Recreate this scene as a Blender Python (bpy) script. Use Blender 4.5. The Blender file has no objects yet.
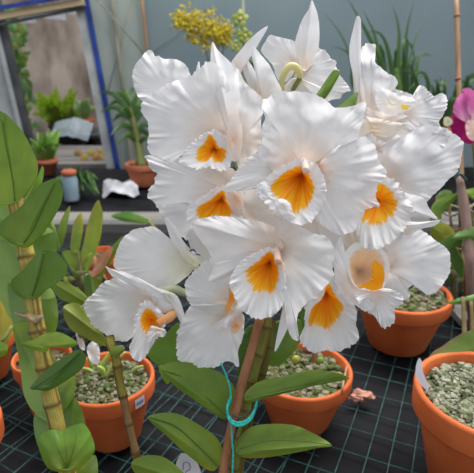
import bpy, bmesh, math, random
from mathutils import Vector, noise, Matrix
random.seed(7)
S = bpy.context.scene
C = S.collection
# ------------------------------------------------------------------ camera
CZ = 1.35; PITCH = math.radians(20); F = 500.0; CX, CY = 237.0, 236.5
cp, sp = math.cos(PITCH), math.sin(PITCH)
cam = bpy.data.cameras.new('camera'); co = bpy.data.objects.new('camera', cam); C.objects.link(co)
co.location = (0, 0, CZ); co.rotation_euler = (math.pi/2-PITCH, 0, 0)
cam.sensor_width = 36; cam.lens = 36*F/474; cam.clip_start = 0.02; cam.clip_end = 60
cam.dof.use_dof = True; cam.dof.focus_distance = 0.47; cam.dof.aperture_fstop = 11
S.camera = co

def P(px, py, d):
    """world point seen at photo coordinate (px,py) at depth d metres"""
    a = (px-CX)/F*d; b = (py-CY)/F*d
    return Vector((a, d*cp-b*sp, CZ-d*sp-b*cp))
def G(px, py, z):
    a = sp+(py-CY)/F*cp
    return P(px, py, (CZ-z)/a)
def W(px, py, Y):
    return P(px, py, Y/(cp-(py-CY)/F*sp))

# ------------------------------------------------------------------ object helpers
def tag(o, label=None, cat=None, group=None, kind=None):
    if label: o['label'] = label
    if cat: o['category'] = cat
    if group: o['group'] = group
    if kind: o['kind'] = kind
    return o
def empty(name, loc=(0,0,0), parent=None):
    o = bpy.data.objects.new(name, None); C.objects.link(o); o.empty_display_size = .02
    o.location = loc
    if parent: o.parent = parent; o.location = Vector(loc)-worldloc(parent)
    return o
def worldloc(o):
    v = Vector((0,0,0))
    while o is not None:
        v += o.location; o = o.parent
    return v
def link(name, verts, faces, mat, parent=None, cols=None, uvs=None, smooth=True, kind=None, label=None):
    off = worldloc(parent) if parent else Vector((0,0,0))
    me = bpy.data.meshes.new(name)
    me.from_pydata([tuple(Vector(v)-off) for v in verts], [], faces)
    if cols is not None:
        a = me.color_attributes.new('Col', 'FLOAT_COLOR', 'POINT')
        a.data.foreach_set('color', [x for c in cols for x in (c[0], c[1], c[2], 1.0)])
    if uvs is not None:
        uv = me.uv_layers.new(name='UVMap')
        for l in me.loops: uv.data[l.index].uv = uvs[l.vertex_index]
    if smooth: me.polygons.foreach_set('use_smooth', [True]*len(me.polygons))
    me.materials.append(mat); me.update()
    o = bpy.data.objects.new(name, me); C.objects.link(o)
    if parent: o.parent = parent
    if kind: o['kind'] = kind
    if label: o['label'] = label
    return o

class MB:
    def __init__(s): s.v = []; s.f = []; s.c = []
    def add(s, v, f, c=None):
        b = len(s.v); s.v += [Vector(x) for x in v]; s.f += [tuple(i+b for i in q) for q in f]
        s.c += [c or (1,1,1)]*len(v) if not (c and isinstance(c, list)) else c
    def box(s, lo, hi, c=None, rot=0, piv=None):
        x0,y0,z0 = lo; x1,y1,z1 = hi
        v = [Vector(q) for q in ((x0,y0,z0),(x1,y0,z0),(x1,y1,z0),(x0,y1,z0),(x0,y0,z1),(x1,y0,z1),(x1,y1,z1),(x0,y1,z1))]
        if rot:
            m = Matrix.Rotation(rot, 3, 'Z'); p = Vector(piv or ((x0+x1)/2,(y0+y1)/2,0)); v = [m@(q-p)+p for q in v]
        s.add(v, [(0,3,2,1),(4,5,6,7),(0,1,5,4),(1,2,6,5),(2,3,7,6),(3,0,4,7)], c)
    def bar(s, a, b, w, h, up=Vector((0,1,0)), c=None):
        a = Vector(a); b = Vector(b); d = (b-a).normalized(); u = (up-d*up.dot(d)).normalized(); r = d.cross(u)
        v = [p+r*i*w/2+u*j*h/2 for p in (a,b) for i,j in ((-1,-1),(1,-1),(1,1),(-1,1))]
        s.add(v, [(0,3,2,1),(4,5,6,7),(0,1,5,4),(1,2,6,5),(2,3,7,6),(3,0,4,7)], c)
    def tube(s, pts, rad, n=8, c=None):
        v, f, _, cc = tube_geo(pts, rad, n, c); s.add(v, f, cc)
    def blob(s, p, r, c=None, sub=1, jit=.25, sq=(1,1,1)):
        v, f = ICO[sub]; k = random.random()*50
        vv = []
        for q in v:
            m = 1+jit*noise.noise(q*1.6+Vector((k,k,k)))*2
            vv.append(Vector((q.x*sq[0], q.y*sq[1], q.z*sq[2]))*r*m+Vector(p))
        s.add(vv, f, c)
    def build(s, name, mat, parent=None, smooth=False, kind=None, label=None):
        return link(name, s.v, s.f, mat, parent, cols=s.c, smooth=smooth, kind=kind, label=label)
ICO = {}
for sub in (1, 2):
    bm = bmesh.new(); bmesh.ops.create_icosphere(bm, subdivisions=sub, radius=1)
    ICO[sub] = ([v.co.copy() for v in bm.verts], [tuple(v.index for v in f.verts) for f in bm.faces]); bm.free()

def cr(p0, p1, p2, p3, t):
    t2 = t*t; t3 = t2*t
    return tuple(.5*(2*b+(-a+c)*t+(2*a-5*b+4*c-d)*t2+(-a+3*b-3*c+d)*t3) for a,b,c,d in zip(p0,p1,p2,p3))
def smooth_loop(pts, n, closed=True, k=8):
    m = len(pts); out = []
    if closed:
        for i in range(m):
            for j in range(k): out.append(cr(pts[i-1], pts[i], pts[(i+1)%m], pts[(i+2)%m], j/k))
        out.append(out[0])
    else:
        for i in range(m-1):
            a = pts[i-1] if i else tuple(2*x-y for x,y in zip(pts[0], pts[1]))
            d = pts[i+2] if i+2 < m else tuple(2*x-y for x,y in zip(pts[-1], pts[-2]))
            for j in range(k): out.append(cr(a, pts[i], pts[i+1], d, j/k))
        out.append(tuple(pts[-1]))
    L = [0]
    for a, b in zip(out, out[1:]): L.append(L[-1]+math.sqrt(sum((x-y)**2 for x,y in zip(a,b)))+1e-9)
    res = []; T = L[-1]; j = 0; cnt = n if closed else n-1
    for i in range(n):
        t = T*i/cnt
        while j < len(L)-2 and L[j+1] < t: j += 1
        u = min(1, (t-L[j])/(L[j+1]-L[j]))
        res.append(tuple(x+(y-x)*u for x,y in zip(out[j], out[j+1])))
    return res, T

def tube_geo(pts, rad, n=10, c=None, k=None):
    """pts world Vectors, rad number or list; returns capped tube"""
    m = len(pts); rad = [rad]*m if not isinstance(rad, (list, tuple)) else list(rad)
    q = [tuple(p)+(r,) for p, r in zip(pts, rad)]
    if m > 2 or k: q, _ = smooth_loop(q, k or max(8, m*5), closed=False)
    v = []; f = []; uv = []; cc = []
    up = None; L = 0
    for i, p in enumerate(q):
        a = Vector(q[max(0,i-1)][:3]); b = Vector(q[min(len(q)-1,i+1)][:3]); d = (b-a).normalized()
        if up is None: up = Vector((0,1,0)) if abs(d.y) < .9 else Vector((1,0,0))
        up = (up-d*up.dot(d)).normalized(); r = d.cross(up)
        if i: L += (Vector(q[i][:3])-Vector(q[i-1][:3])).length
        for j in range(n):
            t = 2*math.pi*j/n
            v.append(Vector(p[:3])+(r*math.cos(t)+up*math.sin(t))*max(p[3], 1e-5)); uv.append((j/n*1.0, L*10))
            cc.append(c(i/(len(q)-1)) if callable(c) else (c or (1,1,1)))
    for i in range(len(q)-1):
        for j in range(n):
            f.append((i*n+j, i*n+(j+1)%n, (i+1)*n+(j+1)%n, (i+1)*n+j))
    f.append(tuple(range(n-1,-1,-1))); f.append(tuple((len(q)-1)*n+j for j in range(n)))
    return v, f, uv, cc
def tube(name, pts, rad, mat, parent=None, n=10, c=None, k=None, kind=None, label=None):
    v, f, uv, cc = tube_geo([Vector(p) for p in pts], rad, n, c, k)
    return link(name, v, f, mat, parent, cols=cc, uvs=uv, kind=kind, label=label)

def lerp(a, b, t): return tuple(x+(y-x)*t for x,y in zip(a,b))
def sst(a, b, x):
    t = min(1, max(0, (x-a)/(b-a))); return t*t*(3-2*t)

WHITE = (.89,.885,.90); WARM = (.85,.74,.66); PEACH = (.88,.60,.42); CREAM = (.86,.80,.55)
PC = [0]
def sheet(name, parent, base, outline, mat, gx=0, gy=0, bulge=0, amp=.0, freq=.35, jag=0, crease=0, tip=None, pit=0, pr=11,
          c0=WARM, c1=WHITE, cr_=(.05,.5), wav=.002, n=120, R=16, p=1.3, curl=0, label=None, c2=None):
    """an organic sheet (petal, leaf) fanned from its base; outline in photo coordinates, depths in metres"""
    PC[0] += 1; seed = PC[0]*3.17
    xb, yb, db = base
    o3 = [(q[0], q[1], (q[2] if len(q) > 2 else 0.0)) for q in outline]
    lp, T = smooth_loop(o3, n)
    v = [P(xb, yb, db+pit)]; uv = [(0, 0)]; cols = [c0]; f = []
    if tip is not None:
        tx, ty = outline[tip][:2]; ml = math.hypot(tx-xb, ty-yb); nx, ny = -(ty-yb)/ml, (tx-xb)/ml
    mx = max(math.hypot(q[0]-xb, q[1]-yb) for q in lp)
    for i in range(1, R+1):
        s = (i/R)**.85
        for j, (x, y, dd) in enumerate(lp):
            L = T*j/n
            w = s**3
            jg = 1+jag/mx*w*(noise.noise(Vector((L*.22, seed, 0)))*1.2+1.1*noise.noise(Vector((L*.55, seed, 3)))+.7*s*noise.noise(Vector((L*1.1, seed, 5))))
            X = xb+(x-xb)*s*jg; Y = yb+(y-yb)*s*jg
            wj = 2*math.pi*j/n; kx, ky = math.cos(wj)*T/6.283, math.sin(wj)*T/6.283
            fall = .6+.8*noise.noise(Vector((kx*.05, ky*.05, seed+7)))
            ruf = amp*fall*(1.5*s**3*noise.noise(Vector((kx*freq*.3, ky*freq*.3, seed)))+1.7*s**5*noise.noise(Vector((kx*freq*.75, ky*freq*.75, seed+3)))+.9*s**9*noise.noise(Vector((kx*freq*1.9, ky*freq*1.9, seed+5))))*1.35
            pitd = pit*math.exp(-((x-xb)**2+(y-yb)**2)*s*s/(pr*pr)) if pit else 0
            d = db+pitd+(gx*(x-xb)+gy*(y-yb)+dd)*(s**p)-bulge*math.sin(math.pi*s**.9)*.9+ruf+curl*s*s*s*s
            d += wav*noise.noise(Vector((X*.045, Y*.045, seed)))*2*s+wav*.17*noise.noise(Vector((X*.14, Y*.14, seed)))*2*s
            if tip is not None and crease:
                per = abs((X-xb)*nx+(Y-yb)*ny)
                d += crease*(1-math.exp(-per/6.0))*min(1, s*3)
            v.append(P(X, Y, d)); uv.append((L/T*6.0*max(1,T/200), s))
            t = sst(cr_[0], cr_[1], s*math.hypot(x-xb, y-yb)/mx+.12*noise.noise(Vector((L*.12, seed, 0))))
            cc = lerp(c0, c1, t)
            if c2: cc = lerp(cc, c2, sst(.75, 1.0, s+.2*noise.noise(Vector((L*.15, seed, s*3)))))
            if tip is not None and crease < 0 and False: pass
            cols.append(cc)
    for j in range(n): f.append((0, 1+(j+1)%n, 1+j))
    for i in range(R-1):
        for j in range(n):
            a = 1+i*n+j; b = 1+i*n+(j+1)%n
            f.append((a, b, b+n, a+n))
    return link(name, v, f, mat, parent, cols=cols, uvs=uv, label=label)

OR_D = (.42,.07,.004); OR_M = (1.0,.27,.002); OR_E = (1.0,.47,.004)
def lip(parent, throat, A, B, depth=.014, flare=-.003, amp=.0028, freq=.75, jag=1.6, dA=0, om=OR_M, oe=OR_E, od=OR_D, gy=-.0001, n=150, dark=.22, label=None):
    PC[0] += 1; seed = PC[0]*2.31
    tx, ty, d0 = throat
    la, _ = smooth_loop([(a[0], a[1], 0) for a in A], n); lb, T = smooth_loop([(a[0], a[1], 0) for a in B], n)
    R1, R2 = 16, 16
    v = [P(tx, ty, d0+depth)]; uv = [(0,0)]; cols = [od]; f = []
    for i in range(1, R1+R2+1):
        for j in range(n):
            ax, ay, _ = la[j]; bx, by, _ = lb[j]; L = T*j/n
            wj = 2*math.pi*j/n; cir = Vector((math.cos(wj), math.sin(wj), 0))
            if i <= R1:
                s = i/R1; x = tx+(ax-tx)*s; y = ty+(ay-ty)*s; st = s
                d = d0+depth*(1-s**.75)+dA*s+gy*(y-ty)
            else:
                s = (i-R1)/R2; st = 1+s
                jg = jag*s*s*(noise.noise(Vector((L*.3, seed, 0)))*1.2+.8*noise.noise(Vector((L*.7, seed, 2))))
                q = Vector((bx-tx, by-ty)); ql = max(q.length, .1)
                x = ax+(bx-ax)*s+q.x/ql*jg; y = ay+(by-ay)*s+q.y/ql*jg
                fal = .6+.8*noise.noise(Vector((L*.06, seed, 9)))
                d = d0+dA*(1-s)+flare*s+gy*(y-ty)+amp*s**1.2*fal*1.6*(noise.noise(Vector((L*freq*.22, seed, s*.8)))*1.3+.9*s*noise.noise(Vector((L*freq*.6, seed+4, s*1.5)))+.5*s*s*noise.noise(Vector((L*freq*1.4, seed+8, s*2.5))))
            v.append(P(x, y, d)); uv.append((L/T*9, st*.5))
            jn = noise.noise(cir*7+Vector((0,0,seed)))*.16+noise.noise(cir*19+Vector((0,0,seed)))*.14
            wdt = st-jn
            strk = noise.noise(cir*11+Vector((seed,0,st*.4)))
            oc = lerp(od, om, sst(0, dark*2, st+.1*strk)); oc = lerp(oc, oe, sst(.45, 1.0, st+.6*strk))
            wc = lerp((.86,.80,.74), WHITE, sst(1, 1.5, st))
            cols.append(lerp(oc, wc, sst(.98, 1.10, wdt)))
    for j in range(n): f.append((0, 1+(j+1)%n, 1+j))
    for i in range(R1+R2-1):
        for j in range(n):
            a = 1+i*n+j; b = 1+i*n+(j+1)%n
            f.append((a, b, b+n, a+n))
    return link('lip', v, f, M['petal'], parent, cols=cols, uvs=uv, label=label)

# ------------------------------------------------------------------ materials
M = {}
def nt(name):
    m = bpy.data.materials.new(name); m.use_nodes = True; t = m.node_tree; t.nodes.clear()
    out = t.nodes.new('ShaderNodeOutputMaterial'); return m, t, out
def N(t, ty, **kw):
    n = t.nodes.new(ty)
    for k, v in kw.items():
        if k.startswith('_'): setattr(n, k[1:], v)
        else: n.inputs[k.replace('__', ' ')].default_value = v
    return n
def organic(name, trans=.3, rough=.5, bump=.3, uvscale=(14, 1.2), spec=.3, mottle=None, tcol=(1,1,1), bd=.001, mscale=60, mfac=.3):
    m, t, out = nt(name); L = t.links.new
    at = N(t, 'ShaderNodeAttribute', _attribute_name='Col')
    pr = N(t, 'ShaderNodeBsdfPrincipled', Roughness=rough); pr.inputs['Specular IOR Level'].default_value = spec
    col = at.outputs['Color']
    if mottle:
        tc = N(t, 'ShaderNodeTexCoord'); nz = N(t, 'ShaderNodeTexNoise', Scale=mscale, Detail=4.0)
        L(tc.outputs['Object'], nz.inputs['Vector'])
        rp = N(t, 'ShaderNodeMapRange'); rp.inputs['From Min'].default_value = .4; rp.inputs['From Max'].default_value = .65
        rp.inputs['To Max'].default_value = mfac
        L(nz.outputs['Fac'], rp.inputs['Value'])
        mx = N(t, 'ShaderNodeMix', _data_type='RGBA'); mx.inputs['B'].default_value = (*mottle, 1)
        L(rp.outputs['Result'], mx.inputs['Factor']); L(col, mx.inputs['A']); col = mx.outputs['Result']
    uv = N(t, 'ShaderNodeUVMap'); mp = N(t, 'ShaderNodeMapping'); mp.inputs['Scale'].default_value = (uvscale[0], uvscale[1], 1)
    n2 = N(t, 'ShaderNodeTexNoise', Scale=1.0, Detail=3.0); bp = N(t, 'ShaderNodeBump', Strength=bump, Distance=bd)
    L(uv.outputs['UV'], mp.inputs['Vector']); L(mp.outputs['Vector'], n2.inputs['Vector']); L(n2.outputs['Fac'], bp.inputs['Height'])
    L(bp.outputs['Normal'], pr.inputs['Normal']); L(col, pr.inputs['Base Color'])
    if trans:
        tr = N(t, 'ShaderNodeBsdfTranslucent'); ms = N(t, 'ShaderNodeMixShader', Fac=trans)
        mm = N(t, 'ShaderNodeMix', _data_type='RGBA', _blend_type='MULTIPLY'); mm.inputs['Factor'].default_value = 1; mm.inputs['B'].default_value = (*tcol, 1)
        L(col, mm.inputs['A']); L(mm.outputs['Result'], tr.inputs['Color']); L(bp.outputs['Normal'], tr.inputs['Normal'])
        L(pr.outputs['BSDF'], ms.inputs[1]); L(tr.outputs['BSDF'], ms.inputs[2]); L(ms.outputs['Shader'], out.inputs['Surface'])
    else: L(pr.outputs['BSDF'], out.inputs['Surface'])
    M[name] = m
organic('petal', trans=.36, rough=.55, bump=.22, uvscale=(11, 1.3), tcol=(1,.98,.97), bd=.0006, spec=.22)
organic('leaf', trans=.25, rough=.38, bump=.25, uvscale=(16, .6), spec=.45, tcol=(1.1,1.3,.5), mottle=(.07,.16,.02), mscale=28, mfac=.5)
organic('cane', trans=0, rough=.55, bump=.9, uvscale=(26, .5), spec=.3, mottle=(.16,.08,.02), mscale=120, mfac=.45, bd=.002)
organic('bract', trans=.1, rough=.5, bump=.2)
def solid(name, c1, c2, scale=20, rough=.7, bump=.2, bd=.003, spec=.3, detail=5, stretch=(1,1,1), usecol=False, lo=.35, hi=.65, metallic=0):
    m, t, out = nt(name); L = t.links.new
    tc = N(t, 'ShaderNodeTexCoord'); mp = N(t, 'ShaderNodeMapping'); mp.inputs['Scale'].default_value = stretch
    nz = N(t, 'ShaderNodeTexNoise', Scale=scale, Detail=detail)
    L(tc.outputs['Object'], mp.inputs['Vector']); L(mp.outputs['Vector'], nz.inputs['Vector'])
    rp = N(t, 'ShaderNodeValToRGB'); rp.color_ramp.elements[0].position = lo; rp.color_ramp.elements[1].position = hi
    rp.color_ramp.elements[0].color = (*c1, 1); rp.color_ramp.elements[1].color = (*c2, 1)
    L(nz.outputs['Fac'], rp.inputs['Fac'])
    pr = N(t, 'ShaderNodeBsdfPrincipled', Roughness=rough, Metallic=metallic); pr.inputs['Specular IOR Level'].default_value = spec
    col = rp.outputs['Color']
    if usecol:
        at = N(t, 'ShaderNodeAttribute', _attribute_name='Col')
        mm = N(t, 'ShaderNodeMix', _data_type='RGBA', _blend_type='MULTIPLY'); mm.inputs['Factor'].default_value = 1
        L(at.outputs['Color'], mm.inputs['A']); L(col, mm.inputs['B']); col = mm.outputs['Result']
    L(col, pr.inputs['Base Color'])
    bp = N(t, 'ShaderNodeBump', Strength=bump, Distance=bd); L(nz.outputs['Fac'], bp.inputs['Height']); L(bp.outputs['Normal'], pr.inputs['Normal'])
    L(pr.outputs['BSDF'], out.inputs['Surface']); M[name] = m; return m
solid('terracotta', (.52,.105,.026), (.66,.165,.045), scale=14, rough=.72, bump=.15, bd=.002)
solid('terra_old', (.36,.10,.05), (.50,.16,.08), scale=10, rough=.8)
solid('moss', (.6,.6,.6), (1,1,1), scale=90, rough=.95, bump=.8, bd=.004, usecol=True, spec=.1)
solid('cloth', (.002,.003,.004), (.020,.019,.021), scale=7, rough=.8, bump=.5, bd=.01, spec=.12, lo=.3, hi=.75)
solid('mesh_wire', (.010,.045,.042), (.035,.11,.10), scale=60, rough=.5)
solid('stake_wood', (.22,.085,.035), (.36,.17,.08), scale=60, rough=.6, stretch=(1,1,.08), bump=.3, bd=.001)
solid('bamboo', (.25,.14,.075), (.38,.23,.13), scale=40, rough=.5, stretch=(1,1,.1))
solid('bamboo_grey', (.16,.16,.12), (.30,.28,.21), scale=30, rough=.7, stretch=(1,1,.2))
solid('stake_pink', (.20,.13,.11), (.40,.28,.24), scale=30, rough=.8, stretch=(1,1,.2))
solid('twine', (.01,.34,.32), (.04,.55,.50), scale=300, rough=.6, bump=.6, bd=.0006)
solid('wall_film', (.125,.175,.20), (.20,.255,.27), scale=.9, rough=.45, bump=.1, bd=.01, detail=3)
solid('wall_green', (.22,.27,.25), (.31,.35,.32), scale=1.3, rough=.6, detail=3)
solid('fence', (.13,.09,.07), (.50,.42,.37), scale=4.5, rough=.9, stretch=(1,1,.45), detail=8, bump=.6, bd=.02)
solid('metal_grey', (.28,.30,.31), (.42,.44,.45), scale=9, rough=.45)
solid('metal_dark', (.03,.035,.04), (.08,.085,.09), scale=9, rough=.5)
solid('paint_blue', (.008,.025,.16), (.02,.06,.30), scale=9, rough=.45)
solid('wood_tan', (.30,.22,.12), (.50,.40,.26), scale=12, rough=.7, stretch=(.1,1,1))
solid('plank_grey', (.10,.10,.10), (.24,.22,.20), scale=14, rough=.85, stretch=(.12,1,1), bump=.5, bd=.004)
solid('wood_dark', (.02,.017,.015), (.07,.06,.05), scale=14, rough=.85, stretch=(.15,1,1), bump=.5, bd=.004)
solid('soil', (.03,.025,.02), (.10,.09,.06), scale=30, rough=.95, bump=.8, bd=.01)
solid('tag_white', (.62,.64,.72), (.78,.79,.84), scale=20, rough=.4)
solid('ink', (.16,.17,.30), (.24,.25,.40), scale=20, rough=.6)
solid('plastic_sheet', (.16,.20,.22), (.28,.33,.36), scale=5, rough=.35, stretch=(1,3,1), bump=.3, bd=.02)
solid('bag_white', (.30,.30,.33), (.55,.55,.58), scale=14, rough=.35, bump=.8, bd=.01)
solid('jar_blue', (.16,.24,.30), (.30,.38,.44), scale=8, rough=.25)
solid('vcol', (.75,.75,.75), (1,1,1), scale=40, rough=.6, usecol=True)
solid('floor_stone', (.06,.06,.06), (.14,.13,.12), scale=4, rough=.9)

# ------------------------------------------------------------------ setting
BZ = .80
def quad(name, pts, mat, kind='structure'):
    o = link(name, pts, [tuple(range(len(pts)))], mat, smooth=False); o['kind'] = kind; return o
quad('floor', [(-5,-1.5,0),(5,-1.5,0),(5,7,0),(-5,7,0)], M['floor_stone'])
YW = 2.65
# opening in the back wall, traced on the wall plane
LT = W(0, 12, YW); LB = W(36, 165, YW); RT = W(89, 0, YW); RB = W(117, 152, YW)
ext = lambda a, b, z: a+(b-a)*((z-a.z)/(b.z-a.z))
zt, zb = 2.75, .0
RTt, RBb = ext(RT, RB, zt), ext(RT, RB, zb); LTt, LBb = ext(LT, LB, zt), ext(LT, LB, zb)
# right: film-covered wall, with pane shift in tone
xm = W(147, 60, YW).x
quad('wall_back', [RBb, Vector((xm,YW,0)), Vector((xm,YW,zt)), RTt], M['wall_green'])
quad('wall_film', [Vector((xm,YW+.003,0)), Vector((3.2,YW+.003,0)), Vector((3.2,YW+.003,zt)), Vector((xm,YW+.003,zt))], M['wall_film']).name = 'wall_right'
quad('wall_left', [Vector((-3.4,YW,0)), LBb, LTt, Vector((-3.4,YW,zt))], M['metal_grey'])
# outside fence wall
quad('wall_outer', [(-4.5,4.6,0),(1.5,4.6,0),(1.5,4.6,2.02),(-4.5,4.6,2.02)], M['fence'])
b = MB(); b.box((-4.2,2.68,.60),(-.4,4.5,.70)); o = b.build('floor_outer', M['floor_stone']); o['kind'] = 'structure'

# door frame posts
dr = empty('door_frame', RBb); tag(dr, 'grey metal door frame with blue edge, open onto the fence outside', 'door frame')
b = MB(); b.bar(RBb-Vector((.042,0,0)), RTt-Vector((.042,0,0)), .045, .05); b.build('post', M['metal_grey'], dr)
b = MB(); b.bar(RBb+Vector((-.008,-.02,0)), RTt+Vector((-.008,-.02,0)), .020, .03); b.build('edge_strip', M['paint_blue'], dr)
b = MB(); b.bar(LBb, LTt, .022, .05); b.build('post', M['metal_dark'], dr)
b = MB(); b.bar(LBb+Vector((-.026,-.01,0)), LTt+Vector((-.026,-.01,0)), .020, .04); b.build('edge_strip', M['metal_grey'], dr)
h0, h1 = W(-30, 22, YW-.05), W(84, 2, YW-.05)
hd = empty('header_beam', h0); tag(hd, 'tan wooden beam with blue painted rail above the doorway', 'beam')
b = MB(); b.bar(h0, h1, .05, .03, up=Vector((0,0,1))); b.build('board', M['wood_tan'], hd)
b = MB(); b.bar(h0+Vector((0,-.03,.035)), h1+Vector((0,-.03,.028)),   .03, .017, up=Vector((0,0,1))); b.build('rail', M['paint_blue'], hd)
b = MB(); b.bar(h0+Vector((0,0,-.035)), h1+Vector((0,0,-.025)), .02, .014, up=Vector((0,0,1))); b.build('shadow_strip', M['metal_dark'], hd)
# pale louvre bars above the fence
for i, (a, bb) in enumerate([((27,13),(66,17)), ((14,19),(36,20)), ((40,8),(75,11))]):
    o = MB(); o.bar(W(*a, 3.6), W(*bb, 3.6), .02, .04, up=Vector((0,0,1))); o = o.build('greenhouse_glazing_bar', M['tag_white'])
    tag(o, ['white glazing bar seen through the doorway, longest one', 'short white glazing bar at top left beyond the doorway', 'thin white glazing bar highest beyond the doorway'][i], 'glazing bar', 'glazing bars beyond the doorway')

# ------------------------------------------------------------------ benches
def legs(par, x0, x1, y0, y1, ztop, mat):
    for x in (x0, x1):
        for y in (y0, y1):
            b = MB(); b.box((x-.025,y-.025,0),(x+.025,y+.025,ztop)); b.build('leg', mat, par)
bn = empty('potting_bench', (0,.9,0)); tag(bn, 'low bench lined with black cloth and topped by green wire mesh', 'bench')
# cloth: dense grid with soft wrinkles
def cloth(name, x0, x1, y0, y1, z, par, mat, nx=90, ny=60, a=.006):
    v = []; f = []
    for j in range(ny+1):
        for i in range(nx+1):
            x = x0+(x1-x0)*i/nx; y = y0+(y1-y0)*j/ny
            v.append((x, y, z+a*noise.noise(Vector((x*9, y*9, 1)))+a*.6*noise.noise(Vector((x*25, y*14, 4)))))
    for j in range(ny):
        for i in range(nx): k = j*(nx+1)+i; f.append((k, k+1, k+nx+2, k+nx+1))
    return link(name, v, f, mat, par)
cloth('liner', -1.3, 1.3, .12, 1.58, BZ-.012, bn, M['cloth'])
b = MB(); b.box((-1.3,.12,BZ-.07),(1.3,1.58,BZ-.03)); b.build('tabletop', M['wood_dark'], bn)
legs(bn, -1.2, 1.2, .2, 1.5, BZ-.07, M['wood_dark'])
# wire mesh: two families of wires, slightly skewed sheet
b = MB()
ang = math.radians(-14)
ca, sa = math.cos(ang), math.sin(ang)
def wire(p, q, r=.0013):
    b.tube([Vector(p), (Vector(p)+Vector(q))/2+Vector((random.uniform(-.007,.007),0,0)), Vector(q)], r, 5)
def clipped(px, py, dx, dy, lo, hi):
    ts = [-9, 9]
    for o_, d_, a_, b_ in ((px, dx, lo[0], hi[0]), (py, dy, lo[1], hi[1])):
        if abs(d_) < 1e-6:
            if not a_ < o_ < b_: return None
            continue
        t0, t1 = sorted(((a_-o_)/d_, (b_-o_)/d_)); ts[0] = max(ts[0], t0); ts[1] = min(ts[1], t1)
    return ts if ts[1] > ts[0]+.02 else None
def grid(ang, sx, sy, lo, hi, z, r):
    ca, sa = math.cos(ang), math.sin(ang)
    for k in range(-60, 90):
        for (dx, dy, st) in ((-sa, ca, sx), (ca, sa, sy)):
            px, py = dy*st*k, -dx*st*k+.8*0
            cl = clipped(px, py, dx, dy, lo, hi)
            if cl: wire((px+dx*cl[0], py+dy*cl[0], z+(.0013 if st == sx else 0)), (px+dx*cl[1], py+dy*cl[1], z+(.0013 if st == sx else 0)), r)
grid(math.radians(-24.5), .034, .05, (-1.0,.3), (1.0,1.45), BZ-.001, .0009)
b.build('wire_mesh', M['mesh_wire'], bn)
b = MB(); 
_ = grid(math.radians(-31), .046, .062, (-.8,.42), (.12,1.1), BZ-.004, .0007)
b.build('wire_mesh', M['mesh_wire'], bn)

o = empty('timber_plank', (0,1.67,0)); ed = MB(); ed.box((-1.35,1.60,BZ-.10),(1.35,1.74,BZ+.012)); ed.build('board', M['plank_grey'], o)
for x in (-1.25,1.25):
    ed = MB(); ed.box((x-.04,1.63,0),(x+.04,1.71,BZ-.10)); ed.build('support_post', M['wood_dark'], o)
tag(o, 'weathered grey timber plank running across behind the mesh bench', 'plank')
fb = empty('far_bench', (0,2.1,0)); tag(fb, 'far bench covered in black ground cloth before the greenhouse wall', 'bench')
cloth('liner', -1.5, 1.5, 1.75, 2.60, BZ-.012, fb, M['cloth'], a=.008)
b = MB(); b.box((-1.5,1.75,BZ-.08),(1.5,2.60,BZ-.03)); b.build('tabletop', M['wood_dark'], fb)
legs(fb, -1.4, 1.4, 1.85, 2.55, BZ-.08, M['wood_dark'])

# ------------------------------------------------------------------ pots
def lathe(prof, cx, cy, z0, n=48):
    v = []; f = []
    for r, z in prof:
        for j in range(n): t = 2*math.pi*j/n; v.append((cx+r*math.cos(t), cy+r*math.sin(t), z0+z))
    for i in range(len(prof)-1):
        for j in range(n): f.append((i*n+j, i*n+(j+1)%n, (i+1)*n+(j+1)%n, (i+1)*n+j))
    f.append(tuple(range(n-1,-1,-1)))
    return v, f
def pot(par, c, R, h, mat='terracotta', mosscol=None, fill=.86, n_blob=620, blob=.0038, z0=BZ, name='pot'):
    r0 = R*.62
    prof = [(r0*.96,0),(r0,.003),(R*.90,h*.74),(R*.905,h*.755),(R*.985,h*.76),(R*.99,h*.775),(R,h*.97),(R*.985,h),(R*.93,h),(R*.91,h*.98),(R*.86,h*.7),(R*.8,h*.6),(.001,h*.55)]
    v, f = lathe(prof, c.x, c.y, z0)
    link(name, v, f, M[mat], par)
    b = MB(); zt = z0+h*fill; n = 22
    cols = mosscol or [(.17,.20,.09),(.26,.27,.18),(.10,.15,.04),(.27,.25,.19),(.08,.09,.04),(.16,.12,.06)]
    vv = [Vector((c.x, c.y, zt+.002))]; ff = []
    for i in range(1, 8):
        for j in range(n):
            t = 2*math.pi*j/n; r = R*.885*i/7
            vv.append(Vector((c.x+r*math.cos(t), c.y+r*math.sin(t), zt+.004*noise.noise(Vector((r*60*math.cos(t), r*60*math.sin(t), c.x*9))))))
    for j in range(n): ff.append((0, 1+j, 1+(j+1)%n))
    for i in range(6):
        for j in range(n): a = 1+i*n+j; d = 1+i*n+(j+1)%n; ff.append((a, a+n, d+n, d))
    b.add(vv, ff, cols[-1])
    for k in range(n_blob):
        r = R*.84*math.sqrt(random.random()); t = random.random()*6.283
        b.blob((c.x+r*math.cos(t), c.y+r*math.sin(t), zt+random.uniform(0,.005)), blob*random.uniform(.6,1.3)*R/.065, random.choice(cols), jit=.3, sq=(1,1,random.uniform(.5,.9)))
    b.build('substrate', M['moss'], par, smooth=False, kind='stuff')
def rim(px, py, half, h, z0=BZ):
    c = G(px, py, z0+h); d = (c-Vector((0,0,CZ))).dot(Vector((0,cp,-sp)))
    return Vector((c.x, c.y, z0)), half/F*d
def root_at(name, c, label, cat, group=None, z=BZ):
    return tag(empty(name, (c.x, c.y, z)), label, cat, group)

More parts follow.
